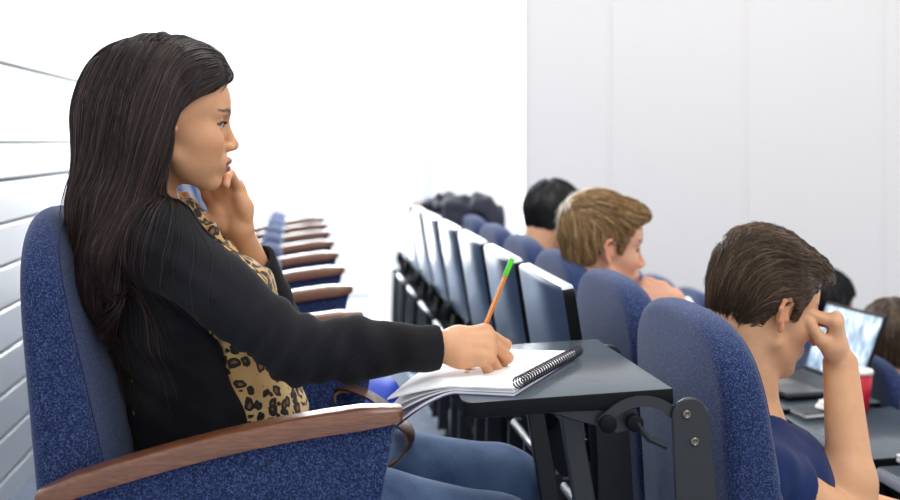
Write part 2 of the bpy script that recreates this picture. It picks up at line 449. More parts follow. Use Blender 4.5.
# ------------------------------------------------------------------ head (local: x forward, y left, z up, origin between the ears)
def head_items(sdf, R, o, s=1.0, male=False, jaw=1.0, soft=False):
    def A(f, k=0.01): sdf.add(local(f, R, o), k)
    def S(f, k=0.005): sdf.sub(local(f, R, o), k)
    v = lambda *a: np.array(a)*s
    A(ell(v(-.006, 0, .044), v(.092, .074, .087)), .01)
    A(ell(v(.040, 0, .055), v(.052, .060, .052)), .02)
    A(ell(v(.036, 0, -.012), v(.052, .056, .058)), .02)
    A(ell(v(.040, 0, -.050), v(.050, .046*jaw, .036)), .02)
    A(ell(v(.077, 0, -.079 if not soft else -.0745), v(.0165, .021*jaw, .0155)), .016)
    if soft:
        for q in (1, -1): A(ell(v(.044, q*.030, -.034), v(.038, .027, .036)), .02)
    for q in (1, -1):
        A(cap(v(.006, q*(.050 if soft else .054)*jaw, -.040), v(.068, q*.018, -.080 if soft else -.082), (.009 if soft else .013)*s, .010*s), .022)
        A(ell(v(.053, q*.044, -.008), v(.026, .018, .018)), .025)
        A(cap(v(.080, q*.012, .041), v(.066, q*.044, .040), .0085*s, .008*s), .014)
    for q in (1, -1):
        S(ell(v(.090, q*.031, .021), v(.0135, .018, .0125)), .012)
    # nose
    A(cap(v(.083, 0, .030), v(.1035, 0, -.008), .0065*s, .0088*s), .012)
    A(ell(v(.1045, 0, -.0115), v(.0098, .0098, .0085)), .008)
    for q in (1, -1):
        A(ell(v(.0965, q*.0125, -.016), v(.0105, .0068, .0072)), .006)
        S(ell(v(.101, q*.007, -.0225), v(.006, .003, .003)), .002)
    # mouth
    A(ell(v(.083, 0, -.044), v(.0165, .029, .021)), .012)
    for q in (1, -1):
        fl = .0016 if soft else 0
        A(cap(v(.0992+fl, q*.004, -.0385), v(.086, q*.024, -.0445), (.0052+fl*.5)*s, .0028*s), .0045)
        A(cap(v(.0968+fl*1.6, q*.004, -.0515), v(.0855, q*.023, -.0455), (.0062+fl*.3)*s, .0028*s), .0045)
    S(ell(v(.1035, 0, -.0453), v(.0135, .022, .0011)), .0018)
    # lids
    for q in (1, -1):
        A(ell(v(.0695, q*.031, .0205), v(.0138, .0150, .0138)), .004)
        S(ell(v(.0850, q*.031, .0190), v(.0095, .0128, .0046 if not male else .0036)), .002)
        A(cap(v(.0815, q*.018, .0232), v(.0735, q*.0455, .0212), .0028*s, .0022*s), .003)
    # ears
    for q in (1, -1):
        rim = [(-.004, .0735, .018), (.000, .079, .030), (-.009, .083, .037), (-.019, .084, .031), (-.021, .084, .016), (-.014, .081, -.004), (-.005, .077, -.016)]
        for a, b in zip(rim, rim[1:]):
            A(cap(v(a[0], q*a[1], a[2]), v(b[0], q*b[1], b[2]), .0038*s, .0038*s), .003)
        A(ell(v(-.010, q*.0765, .010), v(.012, .004, .022)), .004)
        A(ell(v(-.005, q*.076, -.015), v(.006, .004, .008)), .004)
        A(ell(v(.001, q*.0745, .003), v(.005, .005, .006)), .004)
def head_color(p, R, o, s, base, lip, brow, male=False):
    q = ((p-np.asarray(o))@R)/s
    col = np.tile(np.asarray(base[:3], float), (len(p), 1))
    near = (np.abs(q) < 0.16).all(1)
    ay = np.abs(q[:, 1])
    # lips
    zc = -.0453
    half = .0118*np.clip(1-(ay/.0245)**2, 0, 1)
    m = near & (q[:, 0] > .078) & (q[:, 2] < zc+half*.85) & (q[:, 2] > zc-half)
    col[m] = lip[:3]
    # brows: a soft arched band
    zb = .0395+.006*np.sin(np.clip((ay-.012)/.036, 0, 1)*PI*.8)
    w = .0046*(1-.5*np.clip((ay-.034)/.022, 0, 1))*(1.5 if male else 1)
    t = np.clip(1-np.abs(q[:, 2]-zb)/w, 0, 1)*(near & (q[:, 0] > .035) & (ay > .011) & (ay < .057))
    t = np.clip(t*1.6, 0, .9)[:, None]
    col = col*(1-t)+np.asarray(brow[:3])*t
    # lash line
    d = np.abs(np.sqrt(((q[:, 0]-.0800)/.013)**2*0+((ay-.031)/.0145)**2+((q[:, 2]-.0195)/.0066)**2)-1)
    t = (near & (q[:, 0] > .062) & (q[:, 2] > .0180) & (d < .30))[:, None]*.9
    col = col*(1-t)+np.array([.03, .02, .018])*t
    # warm cheeks and ears
    t = (np.exp(-((ay-.05)**2/.0003+(q[:, 2]+.02)**2/.0004))*near*(q[:, 0] > .03)*.3)[:, None]
    t2 = (near & (ay > .0755) & (q[:, 0] < .01))[:, None]*.45
    red = np.asarray(base[:3])*np.array([1.12, .72, .66])
    col = col*(1-t)+red*t; col = col*(1-t2)+red*t2
    return col
def eyes(R, o, s, parent, iris=(.05, .028, .016)):
    for q in (1, -1):
        c = np.asarray(o)+R@(np.array([.0700, q*.031, .0200])*s); r = .0124*s
        bm = bmesh.new(); bmesh.ops.create_uvsphere(bm, u_segments=28, v_segments=20, radius=r)
        V = np.array([v.co[:] for v in bm.verts]); bm.verts.index_update()
        Fc = [[v.index for v in f.verts] for f in bm.faces]; bm.free()
        fw = R@nrm([1, 0, -.12]); a = (V/r)@fw
        col = np.tile([.78, .76, .74], (len(V), 1)); col[a > .86] = iris; col[a > .965] = (.004, .004, .004)
        me = bpy.data.meshes.new('eye'); me.from_pydata([tuple(x) for x in (V+c-np.array(parent.location))], [], Fc)
        at = me.color_attributes.new(name='Col', type='FLOAT_COLOR', domain='POINT')
        at.data.foreach_set('color', np.concatenate([col, np.ones((len(col), 1))], 1).astype(np.float32).ravel())
        link('eye', me, M['eye'], parent, True)

# ------------------------------------------------------------------ hand
def hand_items(sdf, w, fwd, dorsal, thumbside, s=1.0, curl=None, thumb=None, spread=(4, 1, -2, -6), nails=None, kf=.0035):
    """w wrist; fwd wrist->knuckles; dorsal = back of hand; thumbside = +1/-1 picks the lateral sense.
    curl: per finger (mcp, pip, dip) degrees; thumb: points in the hand frame (x fwd, y thumb side, z dorsal)."""
    x = nrm(fwd); z = nrm(np.asarray(dorsal)-x*(np.asarray(dorsal)@x)); y = np.cross(z, x)*thumbside
    Rm = np.stack([x, y, z], 1); W = np.asarray(w, float)
    g = lambda v: W+Rm@(np.asarray(v, float)*s)
    latv = Rm@np.array([0, 1., 0])
    sdf.add(ecap(g((.004, 0, 0)), g((.030, .0, -.001)), latv, (.026*s, .018*s), (.034*s, .0165*s)), .012)
    sdf.add(ecap(g((.030, 0, -.001)), g((.076, .001, .001)), latv, (.034*s, .0155*s), (.038*s, .0125*s)), .010)
    sdf.add(ell(g((.034, .022, -.010)), (np.array([.024, .015, .014])*s), Rm), .010)   # thenar
    sdf.add(ell(g((.036, -.024, -.007)), (np.array([.028, .012, .013])*s), Rm), .010)
    by = [.0285, .0095, -.0095, -.0275]; bx = [.083, .087, .083, .075]
    ln = [(.042, .026, .021), (.047, .030, .022), (.043, .028, .022), (.034, .021, .019)]
    rr = [.0092, .0095, .0090, .0080]
    for i in range(4):
        m, pp, dd = curl[i] if isinstance(curl, (list, tuple)) and isinstance(curl[0], (list, tuple)) else curl
        sp = math.radians(spread[i]); ang = 0.0; p0 = np.array([bx[i]-.012, by[i]*.94, .001])
        root = np.array([.045, by[i]*.75, .0]); sdf.add(cap(g(root), g(p0), rr[i]*s*.9, rr[i]*s*1.08), .008)
        for j, (L, a) in enumerate(zip(ln[i], (m, pp, dd))):
            ang += math.radians(a)
            d = np.array([math.cos(ang)*math.cos(sp), math.cos(ang)*math.sin(sp), -math.sin(ang)])
            if j == 0: L = L+.008
            p1 = p0+d*L
            r0 = rr[i]*(1.04, .95, .88)[j]*s; r1 = rr[i]*(.97, .88, .74)[j]*s
            sdf.add(cap(g(p0), g(p1), r0, r1), kf if j else .006)
            if j == 2 and nails is not None:
                up = np.array([math.sin(ang)*math.cos(sp), math.sin(ang)*math.sin(sp), math.cos(ang)])
                nails.append((g(p1-d*.002+up*rr[i]*.7), .0062*s))
            p0 = p1
    T = thumb or [(.020, .024, -.008), (.046, .044, -.018), (.070, .050, -.020), (.092, .048, -.020)]
    tr = [.0135, .0115, .0102, .0085]
    for j in range(3): sdf.add(cap(g(T[j]), g(T[j+1]), tr[j]*s, tr[j+1]*s), .010 if j == 0 else .004)
    return Rm

# ------------------------------------------------------------------ hair strands that follow a surface
def strands(name, surf, seeds, flow, steps, ds, off, rad, mat, parent, lift=0.0, wob=0.004, keep=None, lens=None):
    n = len(seeds); p = seeds.copy(); o0 = off*(0.25+rng.rand(n)*1.0); lf = lift*rng.rand(n)
    path = [p.copy()]; ph = rng.rand(n, 3)*6.28; bias = rng.randn(n, 3)*wob*6
    clump = np.sin(seeds@(rng.randn(3, 3)*90))*wob*8
    prev = None
    g = grad(surf, p, .002)
    for k in range(steps):
        d = flow(p)+bias+clump
        d = d-g*(d*g).sum(1, keepdims=True)
        d /= (np.linalg.norm(d, axis=1, keepdims=True)+1e-9)
        if prev is not None: d = nrm_rows(d*0.45+prev*0.55)
        prev = d
        p = p+d*ds
        want = o0+lf*(k/steps)**1.5
        v = surf(p); g = gg = grad(surf, p, .002) if k % 2 == 0 or steps < 14 else g
        step = np.clip(want-v, -.006, .012)
        fall = (v > want+.01)                      # hanging free: only gravity
        step = np.where(fall, step*0.25, step)
        p = p+gg*step[:, None]
        path.append(p.copy())
    Pm = np.stack(path, 1)                         # n, steps+1, 3
    L = steps+1
    if lens is None: lens = 0.75+0.25*rng.rand(n)
    kk = np.arange(L)[None, :]/steps
    t = np.clip(kk*lens[:, None], 0, 1)*steps      # resample to the strand's own length
    i0 = np.clip(np.floor(t).astype(int), 0, L-2); fr = (t-i0)[..., None]
    r_ = np.arange(n)[:, None]
    Pm = Pm[r_, i0]*(1-fr)+Pm[r_, i0+1]*fr
    tan = np.gradient(Pm, axis=1); tan /= (np.linalg.norm(tan, axis=2, keepdims=True)+1e-9)
    ref = np.tile([.31, .77, .55], (n, L, 1)); u = np.cross(tan, ref); u /= (np.linalg.norm(u, axis=2, keepdims=True)+1e-9)
    w = np.cross(tan, u)
    taper = (1-kk**3*0.85)*np.minimum(1, .4+kk*8)
    rd = rad*(0.6+0.8*rng.rand(n))[:, None]*taper
    V = np.zeros((n, L, 3, 3))
    for j in range(3):
        a = 2*PI*j/3; V[:, :, j] = Pm+(u*math.cos(a)+w*math.sin(a))*rd[..., None]
    idx = np.arange(n*L*3).reshape(n, L, 3)
    q = [np.stack([idx[:, :-1, j], idx[:, :-1, (j+1) % 3], idx[:, 1:, (j+1) % 3], idx[:, 1:, j]], -1).reshape(-1, 4) for j in range(3)]
    rnd = np.repeat(np.clip(rng.beta(2, 2.6, n)+np.sin(seeds@(np.array([37., 61., 23.])))*.12, 0, 1), L*3)
    V = V.reshape(-1, 3)
    V = V-woff(parent)
    return np_mesh(name, V, np.concatenate(q), mat, parent, True, rnd, 'Rnd')
def nrm_rows(a): return a/(np.linalg.norm(a, axis=-1, keepdims=True)+1e-9)
def surface_seeds(V, mask, n):
    c = V[mask]; return c[rng.randint(0, len(c), n)]+rng.randn(n, 3)*.0008
# ------------------------------------------------------------------ row frames
def rowpt(O, xl, yl, z=0.0):
    return np.array([O[0]+xl*CT-yl*ST, O[1]+xl*ST+yl*CT, z])
O1, Z1 = (-.615, 1.71), 0.0
O2, Z2 = (.44, 1.83), -.25
O3, Z3 = (1.44, 1.80), -.59
PITCH = .505
YFAR = 6.9

# ------------------------------------------------------------------ setting
def floor():
    bm = bmesh.new()
    def slab(xa, xb, ya, yb, z0, z1):
        ps = [rowpt(O2, a, b) for a, b in ((xa, ya), (xb, ya), (xb, yb), (xa, yb))]
        add_prism(bm, [(p[0], p[1]) for p in ps], 'z', z0, z1)
    slab(-3.2, -.16, -3.0, 6.5, -1.5, Z1)
    slab(-.16, .80, -3.0, 6.5, -1.5, Z2)
    slab(.80, 1.85, -3.0, 6.5, -1.5, Z3)
    slab(1.85, 5.2, -3.0, 6.5, -1.5, -.93)
    o = from_bm('floor', bm, M['carpet']); tag(o, kind='structure'); o.data.name = 'floor'
floor()
def wall_back():
    # rear wall beside the last row: smooth panels above, lapped glossy slats below
    A = np.array([-1.095, 1.70]); d = nrm([-.108, 1.0]); nrm2 = np.array([d[1], -d[0]])
    bm = bmesh.new(); bm2 = bmesh.new()
    def bar(t0, t1, z0, z1, n0, n1, b, bev=.003):
        ps = [A+d*t0+nrm2*n0, A+d*t1+nrm2*n0, A+d*t1+nrm2*n1, A+d*t0+nrm2*n1]
        add_prism(b, [tuple(p) for p in ps], 'z', z0, z1, bev, 1)
    bar(-3.0, 5.3, -1.0, 3.2, -.12, -.03, bm2, 0)
    z = .932; k = 0
    while z > -.1:
        bar(-3.0, 5.3, z-.113, z, -.03, .0, bm); z -= .123
    o = from_bm('trim_1', bm, M['slat']); tag(o, kind='structure')
    o = from_bm('trim_2', bm2, M['groove']); tag(o, kind='structure')
    bm = bmesh.new()
    bar(-3.0, 5.3, .945, 1.045, -.03, -.004, bm, .002)
    bar(-3.0, 5.3, 1.052, 1.272, -.03, -.006, bm, .002)
    bar(-3.0, 5.3, 1.285, 1.80, -.03, -.010, bm, .002)
    for i in range(7): bar(-3.0+i*1.66, -3.0+i*1.66+1.652, 1.806, 3.2, -.03, -.012, bm, .002)
    o = from_bm('wall_left', bm, M['white_wall']); tag(o, kind='structure')
wall_back()
XW0, XW1 = -1.75, .425
def wall_far():
    bm = bmesh.new()
    edges = [XW1, .925, 1.70, 2.49, 3.3, 4.1, 4.9]
    for a, b in zip(edges, edges[1:]):
        add_box(bm, a+.012, b-.012, YFAR, YFAR+.10, -1.5, 3.4, .004, 1)
    for e in edges[1:-1]: add_box(bm, e-.0125, e+.0125, YFAR+.008, YFAR+.10, -1.5, 3.4)
    add_box(bm, XW1-.0, XW1+.013, YFAR-.01, YFAR+.3, -1.5, 3.4, .002, 1)
    o = from_bm('wall_back', bm, M['far_wall']); tag(o, kind='structure')
    # window: mullioned full-height glazing behind a sheer curtain
    bm = bmesh.new()
    for x in (-2.3, -1.62, -.86, -.12):
        add_box(bm, x-.034, x+.034, YFAR+.16, YFAR+.24, -.1, 3.3, .004, 1)
    for z in (-.06, 3.25): add_box(bm, -2.3, XW1, YFAR+.16, YFAR+.24, z-.04, z+.04, .004, 1)
    fr = from_bm('window_1', bm, M['frame_white']); tag(fr, kind='structure')
    bm = bmesh.new()
    xs = (-2.3, -1.62, -.86, -.12, XW1-.02)
    for a, b in zip(xs, xs[1:]): add_box(bm, a+.022, b-.022, YFAR+.196, YFAR+.202, -.02, 3.21)
    from_bm('window_pane', bm, M['glass'], fr)
    bm = bmesh.new(); n = 420; prev = None
    for i in range(n+1):
        x = -2.3+(XW1+2.3-.02)*i/n
        gather = .5+.5*math.sin(x*3.1+.7)
        y = YFAR+.07+.022*math.sin(x*52+2*math.sin(x*7))*(.5+gather)+.008*math.sin(x*131)
        a = bm.verts.new((x, y, .02)); b = bm.verts.new((x, y, 3.2))
        if prev: bm.faces.new((prev[0], a, b, prev[1])).smooth = True
        prev = (a, b)
    o = from_bm('sheer_curtain', bm, M['sheer'])
    tag(o, 'white sheer curtain drawn across the bright window', 'curtain')
wall_far()

# ------------------------------------------------------------------ auditorium chair (local x = facing, y = away from camera, z = up)
def pillow(outline, xr, xf, rim=.028, seg=5):
    """closed cushion; outline = [(y,z)] loop, xr/xf = rear/front depth as functions of z"""
    bm = bmesh.new(); cy = sum(p[0] for p in outline)/len(outline); cz = sum(p[1] for p in outline)/len(outline)
    def ring(inset, side, t):
        r = []
        n = len(outline)
        for i, (y, z) in enumerate(outline):
            a = outline[i-1]; b = outline[(i+1) % n]
            ty, tz = b[0]-a[0], b[1]-a[1]; L = math.hypot(ty, tz) or 1
            yy, zz = y-tz/L*inset*-1*SGN, z-ty/L*inset*SGN
            xm = xr(zz)*(1-t)+xf(zz)*t
            r.append(bm.verts.new((xm, yy, zz)))
        return r
    SGN = -1.0
    area = sum(outline[i-1][0]*outline[i][1]-outline[i][0]*outline[i-1][1] for i in range(len(outline)))
    if area < 0: SGN = 1.0
    rings = []
    def at(inset, dx, front):
        r = []; n = len(outline)
        for i, (y, z) in enumerate(outline):
            a = outline[i-1]; b = outline[(i+1) % n]
            ty, tz = b[0]-a[0], b[1]-a[1]; L = math.hypot(ty, tz) or 1
            ny, nz = tz/L*SGN, -ty/L*SGN          # points inwards
            yy, zz = y+ny*inset, z+nz*inset
            x = xf(zz)-dx if front else xr(zz)+dx
            r.append(bm.verts.new((x, yy, zz)))
        rings.append(r)
    def centre(s, dx, front, base):
        r = []
        for v in base:
            yy = cy+(v[0]-cy)*s; zz = cz+(v[1]-cz)*s
            r.append(bm.verts.new(((xf(zz)+dx) if front else (xr(zz)-dx), yy, zz)))
        rings.append(r)
    # rear centre -> rear rim -> front rim -> front centre
    n = len(outline); ins = []
    for i, (y, z) in enumerate(outline):
        a = outline[i-1]; b = outline[(i+1) % n]
        ty, tz = b[0]-a[0], b[1]-a[1]; L = math.hypot(ty, tz) or 1
        ins.append((y+tz/L*SGN*rim, z-ty/L*SGN*rim))
    for s, dx in ((.02, .012), (.3, .011), (.6, .008), (.85, .003)): centre(s, dx, False, ins)
    for k in range(seg+1):
        a = k/seg*PI/2; at(rim*(1-math.sin(a)), rim*(1-math.cos(a)), False)
    for k in range(seg+1):
        a = (1-k/seg)*PI/2; at(rim*(1-math.sin(a)), rim*(1-math.cos(a)), True)
    for s, dx in ((.85, .006), (.6, .014), (.3, .019), (.02, .020)): centre(s, dx, True, ins)
    for a, b in zip(rings, rings[1:]):
        for i in range(n):
            bm.faces.new((a[i], a[(i+1) % n], b[(i+1) % n], b[i]))
    bm.faces.new(rings[0]); bm.faces.new(rings[-1])
    for f in bm.faces: f.smooth = True
    return bm
def loop_tube(outline, inset, x, r):
    bm = bmesh.new(); n = len(outline); pts = []
    area = sum(outline[i-1][0]*outline[i][1]-outline[i][0]*outline[i-1][1] for i in range(n)); SG = -1.0 if area > 0 else 1.0
    for i, (y, z) in enumerate(outline):
        a = outline[i-1]; b = outline[(i+1) % n]
        ty, tz = b[0]-a[0], b[1]-a[1]; L = math.hypot(ty, tz) or 1
        yy, zz = y+tz/L*SG*inset, z-ty/L*SG*inset
        pts.append((x(zz), yy, zz))
    pts.append(pts[0]); add_tube(bm, pts, r, 6, False)
    return bm
def back_outline(w, z0, z1, rz=.20, n=14, e=2.7):
    pts = [(-w+.03, z0), (w-.03, z0), (w-.008, z0+.012), (w, z0+.04)]
    pts += [(w, z0+.04+(z1-rz-z0-.04)*t) for t in (.33, .66)]
    for k in range(n*2+1):
        a = k/(n*2)*PI
        c, s_ = math.cos(a), math.sin(a)
        pts.append((w*math.copysign(abs(c)**(2/e), c), z1-rz+rz*abs(s_)**(2/e)))
    pts += [(-w, z0+.04+(z1-rz-z0-.04)*t) for t in (.66, .33)]
    pts += [(-w, z0+.04), (-w+.008, z0+.012)]
    return pts
W2 = .505/2
def make_chair(H, seat_down, arm=.54):
    """H = top of the backrest over its own floor"""
    dz = H-.945
    root = empty('auditorium_chair', (0, 0, 0))
    zt, zb = H, .37+dz*.6
    xr = (lambda z: -.050*(z-zb)/(zt-zb)+.027) if dz < .01 else (lambda z: -.035*(z-zb)/(zt-zb)+.012)
    tf = .125 if dz < .01 else .096
    xf = lambda z: (.150 if dz < .01 else .134)-tf*max(0, (z-zb)/(zt-zb))**1.15
    ol = back_outline(.226, zb, zt) if dz < .01 else back_outline(.249, zb, zt, .185, 14, 3.1)
    ol = [(y+W2+.012, z) for y, z in ol]
    b = from_bm('backrest', pillow(ol, xr, xf, .024), M['fabric'], root)
    from_bm('piping', loop_tube(ol, .016, lambda z: xf(z)-.003, .0026), M['piping'], b, True)
    from_bm('piping', loop_tube(ol, .014, lambda z: xr(z)+.005, .0022), M['piping'], b, True)
    sz = .40+dz*.45
    if seat_down:
        so = [(W2+.012+y, z) for y, z in [(-.21, .12), (.21, .12), (.222, .15), (.222, .46), (.20, .52), (.12, .545), (0, .552), (-.12, .545), (-.20, .52), (-.222, .46), (-.222, .15)]]
        bm = pillow([(y, z) for y, z in so], lambda z: -.055, lambda z: .045, .03)
        R_ = Matrix(((0, 0, 1, 0), (0, 1, 0, 0), (1, 0, 0, sz-.03), (0, 0, 0, 1)))
        for v in bm.verts: v.co = R_ @ v.co
    else:
        so = [(W2+.012+y, z) for y, z in [(-.21, 0), (.21, 0), (.222, .03), (.222, .24), (.20, .31), (.12, .345), (0, .355), (-.12, .345), (-.20, .31), (-.222, .24), (-.222, .03)]]
        bm = pillow(so, lambda z: .0, lambda z: .085, .03)
        R_ = Matrix.Translation((.175, 0, sz-.06)) @ Matrix.Rotation(math.radians(16), 4, 'Y')
        for v in bm.verts: v.co = R_ @ v.co
    from_bm('seat', bm, M['fabric'], root)
    def side(y0):
        ya, yb = y0-.014, y0+.022
        zz = dz*.5
        top = [(.026+(arm-.026)*t, .560+zz+.084*t+.028*math.sin(t*PI*.75)) for t in [i/10 for i in range(11)]]
        pnl = [(.04, .575+zz-.03)]+[(x, z-.026) for x, z in top[1:]]+[(arm-.025, .52+zz), (arm-.11, .27+zz), (min(.39, arm-.12), .20), (.10, .20), (.05, .30)]
        bm = bmesh.new(); add_prism(bm, pnl, 'y', ya, yb, .006, 2)
        from_bm('side_panel', bm, M['fabric'], root, angle=35)
        bm = bmesh.new()
        lo = [(x, z-.031) for x, z in top]; up = [(x, z) for x, z in top]
        lo[0] = (.036, lo[0][1]+.004); up[0] = (.026, up[0][1]-.004)
        rings = []
        n = len(top); yc = (ya+yb)/2; hw = .027
        for i in range(n):
            z0, z1 = lo[i][1], up[i][1]; x = top[i][0]; w = hw
            if i in (0, n-1): w = hw*.86; z0 += .004; z1 -= .005
            rg = []
            for (a, bz) in ((-1, 0), (-1, .72), (-.86, .92), (-.55, 1), (.55, 1), (.86, .92), (1, .72), (1, 0)):
                rg.append(bm.verts.new((x, yc+a*w, z0+(z1-z0)*bz)))
            rings.append(rg)
        t = top[-1]; rg = []
        for (a, bz) in ((-1, 0), (-1, .72), (-.86, .92), (-.55, 1), (.55, 1), (.86, .92), (1, .72), (1, 0)):
            rg.append(bm.verts.new((t[0]+.008, yc+a*hw*.6, t[1]-.024+.017*bz)))
        rings.append(rg)
        for a, b_ in zip(rings, rings[1:]):
            for k in range(8): bm.faces.new((a[k], a[(k+1) % 8], b_[(k+1) % 8], b_[k]))
        bm.faces.new(rings[0]); bm.faces.new(rings[-1])
        from_bm('armrest', bm, M['wood'], root, angle=50)
        bm = bmesh.new()
        add_box(bm, .17, .27, ya+.004, yb-.004, .01, .22, .004, 1); add_box(bm, .09, .35, ya-.014, yb+.014, 0, .014, .003, 1)
        from_bm('pedestal', bm, M['steel_dark'], root)
    side(0.0); root['_side'] = 0
    bm = bmesh.new(); add_box(bm, .16, .20, .02, .49, sz-.085, sz-.06, .004, 1)
    from_bm('seat_beam', bm, M['steel_dark'], root)
    del root['_side']
    return root
def put(root, O, i, z):
    p = rowpt(O, 0, i*PITCH); root.location = (p[0], p[1], z); root.rotation_euler = (0, 0, TH)
# row 1 (the woman's row)
c_down = make_chair(.945, True); c_up = make_chair(.945, False)
ord_ = ['', 'first', 'second', 'third', 'fourth', 'fifth', 'sixth', 'seventh', 'eighth', 'ninth', 'tenth']
put(c_down, O1, 0, Z1); tag(c_down, 'blue tweed auditorium chair the woman in the black cardigan sits on', 'chair', 'blue chairs in the back row')
put(c_up, O1, 2, Z1)
root = copy_tree(c_down); put(root, O1, 1, Z1); tag(root, 'blue back-row chair beside the woman, holding the royal blue bag', 'chair')
for i in range(2, 10):
    r = c_up if i == 2 else copy_tree(c_up)
    put(r, O1, i, Z1)
    tag(r, 'empty blue flip-up chair with wooden armrest, %s one beyond the blue bag' % ord_[i-1], 'chair', 'blue chairs in the back row')
# row 2
t_down = make_chair(1.02, True, .36); t_up = make_chair(1.02, False, .36)
row2 = {0: 'blue chair of the man in the navy t-shirt, nearest of its row', 1: 'blue chair between the navy t-shirt man and the blond man',
        2: 'blue chair the blond man rubbing his mouth sits on', 3: 'blue chair behind the pale-haired student', 4: 'blue chair the black-haired man sits on',
        5: 'blue chair next beyond the black-haired man, under the dark jacket', 6: 'blue chair partly covered by the dark jacket, second beyond the black-haired man', 7: 'blue chair by the window, second from last of the middle row', 8: 'last blue chair of the middle row by the window'}
downs = (0, 2, 3, 4); fd = fu = True
for i in range(9):
    if i in downs: r = t_down if fd else copy_tree(t_down); fd = False
    else: r = t_up if fu else copy_tree(t_up); fu = False
    put(r, O2, i, Z2); tag(r, row2[i], 'chair', 'blue chairs in the middle row')
row3 = {1: 'blue front-row chair behind the desk with the white laptop', 2: 'blue front-row chair behind the desk with the red cup', 3: 'blue front-row chair behind the open laptop', 4: 'blue front-row chair of the dark-haired student behind the laptop',
        5: 'blue front-row chair, first beyond the student behind the laptop', 6: 'blue front-row chair, second beyond the student behind the laptop', 7: 'blue front-row chair, third beyond the student behind the laptop', 8: 'last blue front-row chair before the far wall'}
for i in range(1, 9):
    r = copy_tree(t_down if i in (3, 4) else t_up); put(r, O3, i, Z3); tag(r, row3[i], 'chair', 'blue chairs in the front row')

